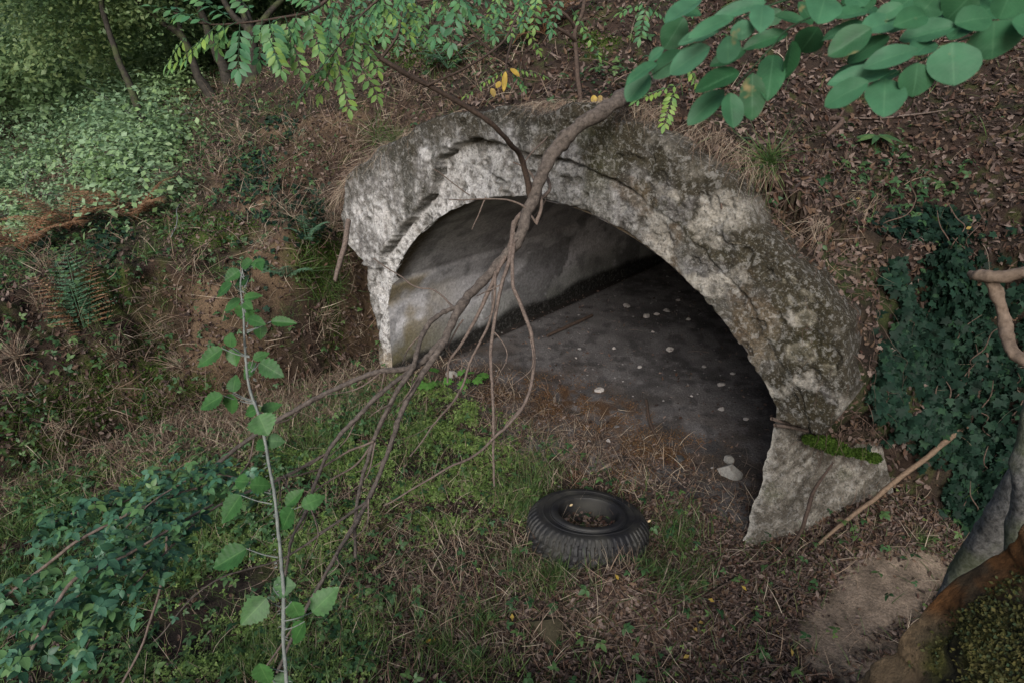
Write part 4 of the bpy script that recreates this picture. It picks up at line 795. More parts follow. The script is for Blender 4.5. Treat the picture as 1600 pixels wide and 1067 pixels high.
for b_, t_ in (((790, 112), (785, 158)), ((782, 128), (772, 142)), ((768, 138), (775, 158)), ((797, 108), (820, 124))): near_leaf(a, b_, ((b_[0] + t_[0] * 2) / 3, (b_[1] + t_[1] * 2) / 3), 8, 3.2)
a.build('yellow_leaflet', G_yellow, YL)
locust('drooping small spray of bright green leaflets below the large near leaves', 'leafy branch', [[(1075, 100, 3.0, 2), (1060, 135, 3.0, 1.5), (1040, 145, 3.0, 1)]], [(1065, 132, 995, 158, 2.9, 9, .85), (1055, 138, 1038, 195, 2.9, 8, .9), (1075, 105, 1088, 130, 2.9, 4, .9)])
locust('leafy twig of the top edge between sapling and near leaves', 'leafy branch', [[(1040, -40, 3.2, 2), (1010, 10, 3.1, 1.5)]], [(1010, 10, 1000, 60, 3, 6, .4), (1010, 10, 1050, 40, 3, 6, .5), (1010, 5, 970, 20, 3, 5, .6), (1040, 0, 1080, 20, 3, 6, .5)])

# ---- near locust spray, top right corner
def Z(X, Y): return 980 + X * .3875, Y * .3875
NL = empty('locust_spray', P(1600, 20, .6), 'big soft green oval leaflets close to the camera at top right', 'leafy branch')
near = [(335,190,165,290,98,0,.9),(370,125,205,180,52,0,.9),(430,70,265,120,58,0,.8),(405,145,405,255,94,-.01,.9),(465,80,465,165,88,-.01,.9),(545,20,540,115,88,0,.9),(800,-20,770,95,132,0,.9),(560,10,340,55,62,0,.8),(300,-5,150,110,72,.03,.7),(230,70,150,200,100,.05,.4),(120,255,0,322,50,.03,.6),(150,195,85,250,48,.03,.6),(220,205,120,300,80,.05,.3),(90,300,0,415,90,.04,.5),
 (480,200,335,262,62,.05,.1),(650,135,470,185,70,.05,.1),(450,290,275,370,78,.02,.3),(390,365,250,482,84,.02,.5),(415,375,425,522,86,.02,.3),(505,295,505,487,94,.02,.25),(590,220,568,387,98,.02,.15),(665,165,640,322,98,.02,.1),(770,110,700,218,110,.03,.05),(720,90,590,72,50,.04,.2),(975,45,820,62,60,.03,.5),(960,95,800,145,52,.02,.5),(985,115,810,226,108,.01,.3),(1060,150,880,235,84,.02,.2),(1080,80,935,135,90,.01,.7),(1110,20,1000,75,66,.02,.5),
 (1210,60,1090,90,92,0,.6),(1330,110,1095,160,112,0,.5),(1170,200,970,245,92,0,.6),(1225,165,1150,235,90,.01,.5),(1060,285,810,332,88,0,.6),(975,330,790,422,98,0,.7),(1040,320,1035,472,138,0,.6),(1170,255,1165,387,138,0,.6),(1310,172,1315,352,178,0,.5),(1480,85,1475,242,195,0,.5),(1320,95,1480,60,120,.01,.5),(1550,90,1640,130,110,0,.5),(1400,-30,1290,85,150,.01,.5),(1550,-40,1495,80,150,.01,.5),(1250,-20,1180,60,120,.02,.4),(1010,270,830,300,70,.04,.1),(1100,300,1010,330,70,.03,.1),(690,10,760,90,60,.04,.2),(560,-10,470,30,60,.03,.6),(900,-20,960,20,90,.03,.5),(1640,0,1560,120,130,.02,.4),(860,10,930,80,70,.05,.3),(1000,-20,900,40,80,.04,.4),(1150,-10,1060,60,90,.05,.3),(1230,40,1170,130,90,.06,.2),(1300,40,1200,110,90,.06,.3),(1380,80,1300,160,90,.06,.3),(1450,110,1390,60,90,.06,.4),(1500,20,1400,70,110,.06,.3),(1600,70,1500,130,110,.06,.3),(1420,150,1500,210,80,.07,.1),(1120,60,1040,130,80,.07,.1),(1000,60,930,10,70,.06,.3),(1330,-20,1260,60,100,.06,.4),(620,40,560,100,60,.06,.1),(300,60,200,40,50,.05,.4)]
a = Acc()
def nearT(f_, c_, sd):
    V, F, U = leaf_t(16, 1.0, 'ellip', f_, c_, 9); V = V.copy(); V[:, 2] += .05 * (fbm(np.c_[V[:, :2] * 1.0, np.full(len(V), sd)], 4, 3, sd) - .5) + .012 * np.cos(U[:, 1] * 50 - np.abs(U[:, 0]) * 14); V[:, 0] *= 1 + .06 * (fbm(np.c_[U[:, 1] * 7, U[:, 0] * 0, U[:, 0] * 0 + sd], 1, 3, sd) - .5) * 2; return V, F, U
tms = [nearT(f_, c_, k_) for k_, (f_, c_) in enumerate([(.14, .12), (.22, .04), (.08, .20), (.18, -.05), (.10, .08)])]
for i, (x0, y0, x1, y1, wd, dz, rn) in enumerate(near):
    b_, t_ = Z(x0, y0), Z(x1, y1); near_leaf(a, b_, t_, wd * .3875, .52 + dz * 1.6 + .012 * math.sin(i * 2.3), rng.uniform(-.02, .02), tms[i % 5], rnd=np.clip(rn + rng.normal(0, .15), 0, 1), roll=rng.uniform(-.4, .4))
a.build('leaflets', G_near, NL)
for i, L in enumerate([[(1640, 30, .56, 2), (1510, 60, .56, 1.6), (1440, 95, .55, 1.3), (1390, 118, .55, 1)], [(1400, -20, .58, 2), (1250, 35, .58, 1.5), (1205, 75, .58, 1.2), (1150, 135, .58, 1)], [(1300, -20, .54, 2), (1200, 10, .54, 1.5), (1130, 45, .54, 1.2), (1060, 90, .56, 1), (1000, 130, .58, .8)], [(1640, -10, .6, 5), (1500, -25, .6, 4), (1300, -30, .58, 3)]]): hang(NL, 'leaf_stalk', L, G_weed, 6, 6, 0, 0, i)

# ---- bramble shoot rising in the foreground
BS = empty('bramble_shoot', G(455, 1200) if False else P(455, 1110, 1.1), 'upright pale bramble shoot with toothed green leaves in the left foreground', 'bramble')
DB = 1.15
hang(BS, 'stem', [(462, 1150, DB, 3.8), (450, 1060, DB, 3.8), (440, 960, DB, 4), (433, 850, DB, 3.6), (420, 740, DB, 3.1), (408, 660, DB, 3.2), (395, 600, DB, 2.8), (388, 540, DB, 2.5), (383, 480, DB, 2.2), (381, 440, DB, 1.7), (384, 415, DB, 1.2)], B_pale, 9, 12, .035, .4, 9)
z4 = [(1120,235,1165,195,36),(1165,205,1115,225,40),(1175,200,1222,225,50),(1195,205,1212,245,32),(1110,245,1040,295,52),(1150,285,1085,308,46),(1075,307,995,365,50),(1130,378,1215,362,38),(1115,380,1028,427,45),(1128,400,1140,488,72),(1130,395,1170,425,40),(1150,468,1220,490,46),(1205,492,1205,567,50),(1255,482,1375,490,42),(1065,600,1065,535,60),(1030,605,905,690,62),(1080,603,1092,688,64),(1172,655,1245,620,42),(1203,670,1310,735,72),(1187,672,1128,748,58),(1080,808,1085,725,60),(1032,822,918,885,66),(1075,815,1072,908,66),(1208,892,1306,858,45),(1192,882,1130,910,50),(1198,912,1240,1008,108),(1235,1030,1315,1035,58),(1240,1040,1185,1070,55)]
z7 = [(1130,152,1065,150,58),(1135,165,1238,168,66),(1095,212,1000,340,85),(1300,262,1380,185,58),(1370,262,1480,215,58),(1330,270,1272,375,76),(1120,455,965,545,92),(1240,632,1338,622,80),(1212,680,1090,805,96),(1325,695,1370,782,68),(1418,745,1528,632,92),(1385,785,1322,895,66),(1178,975,1225,1075,78),(1240,1055,1330,1062,60)]
a = Acc(); tb = []
def serr(n=14, fold=.2, curl=.12):
    V, F, U = leaf_t(n, 1.0, 'ovate', fold, curl, 7); V = V.reshape(n + 1, 7, 3).copy(); V[:, [0, 6], 0] *= (1 + .10 * np.where(np.arange(n + 1) % 2 == 0, -1, 1))[:, None]
    V[..., 2] += .02 * np.sin(np.arange(n + 1) * 2.4)[:, None] * np.abs(U.reshape(n + 1, 7, 3)[..., 0]); return V.reshape(-1, 3), F, U
tms = [serr(14, .12, .10), serr(16, .22, .03), serr(14, .06, .18)]
stub = Acc()
sx_ = lambda y: np.interp(y, [415, 440, 480, 540, 600, 660, 740, 850, 960, 1060], [384, 381, 383, 388, 395, 408, 420, 433, 440, 450])
for i, (x0, y0, x1, y1, wd, f, oy) in enumerate([(*q, .3375, 340) for q in z4] + [(*q, .3439, 700) for q in z7]):
    b_, t_ = (x0 * f, oy + y0 * f), (x1 * f, oy + y1 * f); dd = DB + .03 * math.sin(i * 1.7); near_leaf(a, b_, t_, wd * f * 1.12, dd, rng.uniform(-.02, .02), tms[i % 3], roll=rng.uniform(-.4, .4))
    ys = b_[1] + 14; V, F = tube([P(sx_(ys), ys, DB), P((sx_(ys) + b_[0]) / 2, (ys + b_[1]) / 2 + 2, DB), P(b_[0], b_[1], dd)], [.0014, .001, .0008], 5, 4); stub.add(V, F)
a.build('leaves', G_bram, BS)
th = stub
for i in range(70):
    y = rng.uniform(440, 1067); x = sx_(y); s_g = rng.choice([-1, 1]); V, F = tube([P(x + s_g * 2, y, DB), P(x + s_g * 7, y + 2, DB)], [.0012, .0002], 4, 2); th.add(V, F)
tag(th.build('leaf_stalks_and_thorns', B_pale, BS), kind='stuff')

# ---- trailing brambles at lower left
def trailing(canes, label, nl, lsz, mat=G_blue, group='trailing brambles at lower left'):
    t = empty('bramble', P(*canes[0][-1][:3]), label, 'bramble', group)
    a = Acc()
    for i, L in enumerate(canes):
        p, r = px_path(L); V, F = tube(p, r, 6, 6, .03, .1, i); mesh('cane', V, F, B_thin, t)
        q = cr(np.array(p), 30); k = rng.integers(0, len(q), nl); pos = q[k] + rng.normal(0, .03, (nl, 3)); d = rng.normal(0, 1, (nl, 3)); d[:, 2] = d[:, 2] * .3 - .2
        R = frame_y(nrm(d), nrm(np.tile(-Fw * .35 + Up * .9, (nl, 1)) + rng.normal(0, .35, (nl, 3)))); inst(a, TRI, pos, R, U_(lsz * .75, lsz * 1.2, nl))
    a.build('leaves', mat, t); return t
trailing([[(360, 745, 2.3, 2), (300, 765, 2.2, 2.5), (220, 795, 2.1, 2.5), (130, 840, 2.0, 2.5), (50, 900, 1.95, 2.5), (-30, 960, 1.9, 2.5)], [(270, 740, 2.4, 1.5), (200, 780, 2.2, 1.5), (120, 800, 2.1, 1.5), (60, 830, 2.1, 1.5)]], 'arching bramble cane with dull bluish leaves, upper one at lower left', 100, .044)
trailing([[(330, 790, 2.1, 2), (260, 830, 1.9, 2), (190, 870, 1.8, 2.5), (120, 900, 1.7, 3), (80, 960, 1.65, 3), (45, 1030, 1.6, 3), (30, 1100, 1.6, 3)], [(300, 820, 2.0, 1.5), (220, 900, 1.8, 1.5), (160, 960, 1.7, 1.5), (120, 1040, 1.6, 1.5)]], 'bramble cane drooping to the bottom edge under dense bluish leaves', 120, .042)
trailing([[(400, 760, 2.2, 1.5), (330, 740, 2.2, 1.5), (260, 770, 2.1, 1.3), (200, 820, 2.0, 1.2), (150, 880, 1.9, 1)], [(250, 800, 2.1, 1.2), (200, 850, 1.9, 1.2), (120, 930, 1.8, 1), (10, 1000, 1.7, 1)]], 'tangle of thin bramble twigs with small bluish leaves below the fallen branch', 110, .038)
trailing([[(262, 800, 2.3, 2.2), (262, 870, 2.3, 2.2), (250, 930, 2.3, 2.2), (225, 1000, 2.3, 2), (190, 1070, 2.3, 2)]], 'upright dark thorny stem between the bluish bramble leaves', 8, .03)

# ---- ivy on the right bank
def ivy(label, wfn, n, off, group='ivy on the right bank'):
    p, nn_ = scatter(SH, n, wfn); c0 = p[np.argmin(p[:, 2])]; t = empty('ivy', c0, label, 'ivy', group); a = Acc()
    hz = nrm(nn_ * np.array([1, 1, .4])); 
    y = nrm(np.cross(hz, np.cross(np.array([0, 0, -1.]), hz)) + rng.normal(0, .45, p.shape)); up = nrm(hz * .8 + zup(len(p)) * .45 + rng.normal(0, .3, p.shape)); R = frame_y(y, up)
    pp = p + nn_ * (U_(.01, off, len(p)) * (.5 + fbm(p, 3, 3, 301)))[:, None]; inst(a, IVY, pp, R, U_(.035, .068, len(p)), np.clip(rng.beta(1.6, 2.2, len(p)), 0, 1)); a.build('leaves', G_ivy, t)
    s = Acc()
    for i in range(9):
        k = rng.integers(len(p)); q = p[k] + nn_[k] * .04; L = [q]
        for j in range(5): q = q + np.array([rng.normal(0, .05), rng.normal(0, .03), rng.uniform(.04, .12)]); z = zsurf(q[:1], q[1:2])[0][0]; L.append(q.copy())
        V, F = tube(L, [.004] * 5 + [.002], 5, 4, .03); mesh('stem', V, F, B_root, t)
    return t
ivy('dense dark green ivy on the bank left of the bent root', lambda c, px, py: blob(px, py, [(1490, 440, 50, 60), (1490, 540, 60, 80), (1500, 610, 50, 40)], .3) * (wr(c, .40, .55, 3.5, 302) + .04), 2000, .2)
ivy('loose ivy trails over the litter right of the dense curtain', lambda c, px, py: blob(px, py, [(1560, 390, 70, 40), (1540, 560, 70, 80), (1450, 355, 70, 22), (1560, 470, 60, 60)], .5) * (wr(c, .42, .58, 4, 303) + .05), 1500, .09)
ivy('ivy patch low on the bank above the grey logs', lambda c, px, py: blob(px, py, [(1550, 700, 70, 60), (1530, 780, 50, 40), (1480, 690, 50, 40)], .4) * (wr(c, .3, .5, 4, 304) + .2), 1500, .09)
ivy('dark ivy trails on the bare bank left of the arch', lambda c, px, py: blob(px, py, [(395, 255, 40, 60), (430, 210, 40, 40), (410, 310, 60, 40), (480, 330, 50, 40), (130, 380, 80, 40), (400, 430, 30, 50)], .5) * (wr(c, .42, .58, 4, 305) + .05), 1300, .07, 'ivy on the left bank')

# ---- hanging roots over the headwall edges
rt = Acc()
rw = lambda c, px, py: 1.5 * blob(px, py, [(1130, 235, 60, 30, 40), (1200, 310, 60, 30, 50), (1070, 190, 60, 20)], .5) + blob(px, py, [(1230, 320, 100, 60), (1310, 400, 70, 60), (1120, 210, 100, 30), (1000, 180, 80, 20), (560, 260, 50, 60), (640, 180, 60, 30), (1200, 270, 60, 60), (520, 330, 30, 60)], .5)
p, nn_ = scatter(SH, 650, rw)
nt3 = np.array([-N2[0], -N2[1], 0])
for i, q in enumerate(p):
    L = [q - nt3 * .05]; d = nrm(nt3 * .8 + rng.normal(0, .4, 3)); ln = rng.uniform(.12, .5); m = 6
    for j in range(m): d = nrm(d + np.array([0, 0, -.45]) + rng.normal(0, .35, 3)); L.append(L[-1] + d * ln / m)
    V, F = tube(L, np.linspace(rng.uniform(.0015, .0045), .0006, m + 1), 4, 3); rt.add(V, F)
stuff(rt.build('hanging_roots', B_root), 'thin brown roots hanging from the bank over the arch', 'roots')
# straw fringe along the headwall top
fr = Acc(); n = 3600; u_ = rng.beta(1, 1, n); s_f = -2.45 + u_ * 4.4; z_f = np.interp(s_f, topS, topZ); dens = fbm(np.c_[s_f * 3, s_f * 0, s_f * 0], 1, 3, 311); q = (dens > .42) | (s_f < -1.4); s_f, z_f = s_f[q], z_f[q]; n = len(s_f)
pos = W(s_f, U_(-.02, .28, n), z_f + U_(-.03, .03, n)); R = frame_n(nrm(nt3 * 1.0 + zup(n) * .35 + rng.normal(0, .45, (n, 3))), U_(2.2, 4.1, n)); inst(fr, STRAW[1], pos, R, U_(.06, .20, n) * np.where(s_f < -1.3, 1.3, .8))
stuff(fr.build('dry_grass', G_straw), 'dry grass fringe drooping over the top edge of the arch', 'dry grass')
for i, L in enumerate([[(545, 345, 5.6, 4), (540, 380, 5.5, 4.5), (532, 410, 5.45, 4), (522, 440, 5.4, 3)], [(1130, 250, 3.7, 2), (1125, 290, 3.6, 2), (1128, 325, 3.55, 1.5)], [(1290, 215, 4.2, 3), (1315, 190, 4.3, 4), (1300, 185, 4.4, 4)]]):
    thing1('root', L, B_root if i else B_thin, ['thick pale root hanging left of the arch', 'thin root dangling on the face of the arch at right', 'short crooked root lying in the leaf litter at upper right'][i], 'root', seed=i)

# ---- ferns
def fern(base, fronds, mats, label, group='bracken fronds'):
    t = empty('fern', base, label, 'fern', group)
    for (tip, arch, mt, wd) in fronds:
        a = Acc(); b = np.array(base, float); tip = np.array(tip, float); k = np.linspace(0, 1, 8)[:, None]; ln = np.linalg.norm(tip - b); c = b * (1 - k) + tip * k + np.array([0, 0, 1]) * arch * ln * 4 * (k - k * k)
        V, F = tube(c, np.linspace(.004, .001, 8), 4, 3); k2 = len(V)
        side = nrm(np.cross(tip - b, [0, 0, 1])); m = 15
        for i in range(m):
            f = .18 + .8 * i / m; q = np.array([np.interp(f, k[:, 0], c[:, j]) for j in range(3)]); tang = nrm(tip - b)
            L_ = ln * wd * (1 - f) ** .8 + .01
            for sg in (-1, 1):
                dr = nrm(side * sg + tang * .45 + rng.normal(0, .08, 3) + [0, 0, -.15]); mm = 9
                kk = np.arange(1, mm + 1) / mm; pos = q + dr * (kk * L_)[:, None]
                for s2 in (-1, 1):
                    y = nrm(np.cross(dr, [0, 0, 1]) * s2 + dr * .5)[None].repeat(mm, 0); R = frame_y(y, zup(mm) + rng.normal(0, .2, (mm, 3))); inst(a, DIA, pos, R, L_ * .24 * (1.1 - kk * .8))
        a.add(V, F, rnd=np.full(len(V), .3), luv=np.zeros((len(V), 3))); a.build('frond', mt, t)
def gf(px, py, lift=0.0): return G(px, py, lift)
b = gf(140, 540); fern(b, [(gf(62, 478, .22), .15, G_fern, .40), (gf(118, 440, .28), .10, G_fgreen, .40), (gf(160, 452, .24), .1, G_fern, .36), (gf(95, 520, .22), .1, G_fern, .35), (gf(125, 500, .30), .2, G_fgreen, .5)], 0, 'half dead bracken fern with green and tan fronds on the left bank')
def fernset(px, py, r, n, mats, label):
    b = gf(px, py, .04); fr_ = []; r = r * 1.05; n += 1
    for i in range(n):
        an = 6.28 * i / n + rng.uniform(-.4, .4); L = r * rng.uniform(.7, 1.1); fr_.append((b + [L * math.cos(an), L * math.sin(an) * .8, rng.uniform(.1, .7) * r], .16, mats[i % len(mats)], .38))
    fern(b, fr_, 0, label)
fernset(215, 350, .55, 6, [G_fern], 'pale orange dead fern at the edge of the sunlit hollow')
fernset(110, 365, .6, 7, [G_fern], 'rust brown dead bracken left of the pale orange fern')
fernset(160, 330, .5, 5, [G_fern], 'rusty fern clump between the brown bracken and the hollow')
fernset(40, 400, .5, 6, [G_fern], 'brown dead bracken at the left edge')
fernset(300, 160, .5, 5, [G_fern, G_fgreen], 'small mixed fern under the leaning trunks')
fernset(600, 75, .5, 6, [G_fern], 'reddish fern on the slope behind the thin bough')
fernset(800, 80, .5, 6, [G_fern, G_fgreen], 'mixed brown and green fern left of the sapling')
fernset(700, 115, .45, 7, [G_fgreen], 'pale green fern on the slope above the arch crown')
fernset(850, 60, .5, 6, [G_fern], 'dark red brown fern close behind the sapling')
fernset(480, 385, .25, 5, [G_fgreen], 'small green fern low on the bare bank left of the arch')
fernset(450, 450, .25, 5, [G_fgreen], 'little green fern beside the bramble shoot tip')

# ---- grass tufts, countable
GT = [blade_t(6, .018, .8), blade_t(6, .016, 1.2), blade_t(6, .02, .4)]
def tuft(base, n, h, label, mat=G_grass, droop=0.0, spread=.5, group='grass tufts'):
    a = Acc(); k = rng.integers(0, 3, n); R = frame_n(nrm(zup(n) * (1 - droop) + rng.normal(0, spread, (n, 3)) + nt3 * droop), U_(0, 6.28, n)); pos = base + rng.normal(0, .02, (n, 3)) * [1, 1, .2]; sc = U_(h * .5, h, n)
    for j in range(3): q = k == j; inst(a, GT[j], pos[q], R[q], sc[q])
    V0 = base; o = a.build('grass_tuft', mat); return tag(o, label, 'grass tuft', group)
tuft(gf(290, 915), 190, .16, 'round green grass tuft in the clover at lower left')
tuft(gf(225, 1060), 190, .16, 'green grass tuft at the bottom edge by the bramble stem')
tuft(gf(485, 1040), 160, .15, 'grass tuft at the bottom beside the pale bramble shoot')
tuft(gf(870, 905), 200, .17, 'dark green grass tuft in front of the tyre')
tuft(gf(810, 800), 160, .15, 'bright grass tuft touching the left side of the tyre')
tuft(gf(1065, 860), 140, .13, 'small grass tuft in the litter right of the tyre')
tuft(gf(740, 1050), 150, .17, 'grass tuft at the bottom centre')
tuft(gf(1440, 850), 120, .14, 'thin grass tuft at the back of the sandy patch')
tuft(gf(1195, 300) , 140, .26, 'drooping grass tuft hanging over the right shoulder of the arch', G_grass, .6, .35)
tuft(W(-1.5, .05, 2.25), 170, .2, 'drooping green grass tuft on the left shoulder of the arch', G_grass, .5, .45)
tuft(gf(240, 400), 150, .2, 'grass tuft overhanging the bare earth at left', G_grass, .3, .5)
tuft(gf(30, 560), 160, .25, 'dry grass tuft at the left edge of the bank', G_straw, .2, .6)
tuft(gf(190, 560), 170, .26, 'bleached hanging grass tuft above the mossy hollow', G_straw, .5, .4)
tuft(gf(285, 575), 130, .24, 'bleached grass tuft right of the mossy hollow', G_straw, .5, .4)

# ---- broad leaved plants
def lobed_plant(px, py, n, sz, label, mat=G_clover):
    b = gf(px, py); t = empty('broad_leaved_plant', b, label, 'plant'); a, s = Acc(), Acc()
    for i in range(n):
        an = 6.28 * i / n + rng.uniform(-.4, .4); r = rng.uniform(.04, .14); tip = b + [r * math.cos(an), r * math.sin(an), rng.uniform(.05, .16)]; V, F = tube([b, (b + tip) / 2 + [0, 0, .03], tip], [.003, .0025, .002], 5, 4); s.add(V, F)
        inst(a, MAPLE, tip[None], frame_y(nrm(np.array([math.cos(an), math.sin(an), -.15]))[None], nrm(np.array([0, -.5, 1.]) + rng.normal(0, .15, 3))[None]), np.array([sz * rng.uniform(.8, 1.1)]))
    a.build('leaves', mat, t); s.build('stem', G_weed, t)
G_lob = leaf_mat('lobed_leaf_material', [(.06, .17, .03), (.10, .24, .05), (.08, .20, .04)], .3, .5, .35)
lobed_plant(672, 610, 7, .11, 'lobed bright green plant at the left foot of the tunnel wall', G_lob)
lobed_plant(735, 605, 7, .09, 'lobed green plant nearer the tunnel mouth by the wall base', G_lob)
hb = gf(1365, 240); HP = empty('palmate_plant', hb, 'dark green plant with spreading finger leaves in the litter at upper right', 'plant'); a = Acc()
for i in range(9):
    an = 6.28 * i / 9; inst(a, leaf_t(5, .26, 'lance', .2, .3), (hb + [0, 0, .10])[None], frame_y(np.array([[math.cos(an), math.sin(an) * .8 - .1, .05]]), np.array([[0, -.5, 1.]])), np.array([.17]))
a.build('leaves', G_weed, HP); V, F = tube([hb, hb + [0, 0, .10]], [.004, .003], 5, 3); mesh('stem', V, F, G_weed, HP)

# ---- right hand things: bent root, leaning stick, dark stick
RB = empty('bent_root', P(1600, 425, 2.4), 'smooth beige bent root sticking out of the bank at the right edge', 'root')
hang(RB, 'root_arm', [(1680, 425, 2.3, 10), (1600, 427, 2.4, 9.5), (1560, 433, 2.45, 9), (1530, 430, 2.5, 8.5), (1518, 426, 2.55, 5)], B_beige, 14, 16, .03, .5, 5)
hang(RB, 'root_arm', [(1542, 434, 2.5, 8), (1560, 460, 2.5, 9), (1572, 500, 2.5, 9), (1578, 540, 2.45, 9), (1600, 562, 2.4, 8.5), (1660, 580, 2.3, 8)], B_beige, 14, 16, .03, .5, 6)
def lyn(name, L, mat, label, cat, ns=7, seed=0, wob=.02):
    pts = [gf(x, y, lf) for x, y, lf, r in L]; dd = [proj(q[None])[2][0] for q in pts]; V, F = tube(pts, [l[3] * d / FPX for l, d in zip(L, dd)], ns, 6, wob, .2, seed); return tag(mesh(name, V, F, mat), label, cat)
q0 = gf(1275, 858, .02); q1 = gf(1500, 706, .16); qs = [q0 * (1 - k) + q1 * k + [0, 0, .10 * k * (1 - k)] for k in (0, .25, .5, .75, 1)]
V, F = tube(qs, [.010, .014, .016, .018, .017], 8, 7, .03, .25, 3); tag(mesh('fallen_stick', V, F, B_stick), 'long pale brown stick leaning on the bank below the ivy', 'stick')
V, F = tube([P(1302, 722, 4.0), P(1272, 765, 3.95), P(1262, 800, 3.9), P(1248, 835, 3.95), gf(1222, 872, .01)], [.006, .011, .012, .011, .007], 7, 7, .015, .3, 4); tag(mesh('crooked_twig', V, F, B_dark), 'dark crooked twig propped against the broken pier', 'stick')
for i, L in enumerate([[(1505, 700, .1, 3), (1520, 640, .1, 2.5), (1530, 590, .1, 2), (1500, 540, .08, 1.5)], [(1460, 760, .03, 2), (1480, 700, .06, 2), (1470, 640, .06, 1.5), (1500, 600, .06, 1)], [(1340, 600, .1, 1.5), (1400, 640, .05, 1.6), (1440, 720, .05, 1.5)]]): lyn('thin_vine', L, B_root, ['thin vine rising from the end of the leaning stick', 'thin vine on the bank between ivy and stick', 'thin vine crossing below the dense ivy'][i], 'vine', 5, i, .04)
# long sticks on the bank and floor
lyn('thin_stick', [(855, 528, .02, 2.5), (890, 512, .02, 3), (925, 497, .03, 2.5)], B_dark, 'dark curved stick on the dusty tunnel floor near the wall', 'stick')
lyn('thin_stick', [(1010, 630, .02, 2.2), (1015, 665, .03, 2.4), (1035, 700, .02, 1.6)], B_dark, 'dark thin stick upright in view on the tunnel floor', 'stick')
lyn('thin_stick', [(945, 868, .06, 2.5), (1000, 845, .06, 3), (1010, 837, .07, 2)], B_stick, 'short pale stick touching the front of the tyre', 'stick')
lyn('thin_stick', [(1330, 195, .03, 1.5), (1400, 190, .02, 1.5), (1480, 182, .03, 1)], B_thin, 'long thin twig across the leaf litter at upper right', 'stick')
lyn('thin_stick', [(1205, 875, .03, 2), (1150, 905, .02, 2.2), (1100, 935, .03, 1.5)], B_dark, 'dark twig on the litter in front of the pier', 'stick')
# twig debris
tw = Acc()
for S_, n, wf in ((SG, 700, litg_w), (SH, 900, lit_w)):
    p, nn_ = scatter(S_, n, wf)
    for q, m_ in zip(p, nn_):
        d = nrm(np.cross(m_, rng.normal(0, 1, 3))); ln = rng.uniform(.03, .14); V, F = tube([q + m_ * .012 - d * ln, q + m_ * .02 + rng.normal(0, .012, 3), q + m_ * .012 + d * ln], [.0025, .002, .001], 4, 2); tw.add(V, F)
stuff(tw.build('twig_debris', B_thin), 'fine broken twigs mixed in the dead leaves', 'twigs')
# curved bleached stems in the dry band
tw = Acc(); p, nn_ = scatter(SG, 900, lambda c, px, py: blob(px, py, [(250, 690, 330, 60, -14), (880, 720, 110, 40, 10), (760, 950, 300, 90), (560, 990, 160, 70)], .5)); p2, n2_ = scatter(SH, 700, lambda c, px, py: blob(px, py, [(120, 680, 160, 70, -15), (540, 300, 70, 110), (400, 560, 150, 80), (250, 540, 160, 80), (600, 200, 120, 50)], .6))
for q, m_ in list(zip(p, nn_)) + list(zip(p2, n2_)):
    L = [q]; d = nrm(rng.normal(0, 1, 3) + m_ * .8 + [0, 0, .3]); ln = rng.uniform(.1, .4)
    for j in range(5): d = nrm(d + np.array([0, 0, -.28]) + rng.normal(0, .25, 3)); L.append(L[-1] + d * ln / 5)
    V, F = tube(L, np.linspace(.0022, .0008, 6), 4, 3); tw.add(V, F)
stuff(tw.build('bleached_stems', G_straw), 'curved bleached dead stems along the bank foot', 'dead stems')

# ---- stones
M_stone = attr_mat('stone_material', 60, .3, .5, 50, .9, .004)
def stone_mesh(r, seed, sq=.65):
    th, ph = np.meshgrid(np.linspace(0, 2 * math.pi, 20, endpoint=False), np.linspace(0, math.pi, 12), indexing='ij'); d = np.stack([np.cos(th) * np.sin(ph), np.sin(th) * np.sin(ph), np.cos(ph)], -1)
    V = d * r * (.7 + .7 * fbm(d + seed * 3.1, 1.3, 3, seed))[..., None]
    for k in range(5):
        n_ = nrm(np.array([h3(np.int64(seed), np.int64(k), np.int64(c), 5) - .5 for c in range(3)])); ex = np.maximum(V @ n_ - r * .62, 0); V = V - ex[..., None] * n_
    V[..., 2] *= sq; m, n = 20, 12; i = np.arange(m)[:, None]; j = np.arange(n - 1)[None]; a = i * n + j; b = ((i + 1) % m) * n + j; return V.reshape(-1, 3), np.stack([a, a + 1, b + 1, b], -1).reshape(-1, 4)
def stone(px, py, r, label, col=(.36, .33, .31), group=None, sq=.65, seed=None, name='stone', cat='stone'):
    b = gf(px, py); seed = seed or int(px * 7 + py); V, F = stone_mesh(r, seed, sq); o = mesh(name, V, F, M_stone, attrs={'Col': np.broadcast_to(np.array(col), (len(V), 3)) * (0.8 + .4 * fbm(V, 20, 3, seed))[:, None]}, smooth=False); o.location = (b[0], b[1], b[2] + r * sq * .35)
    return tag(o, label, cat, group)
g_ = 'pale stones on the tunnel floor'
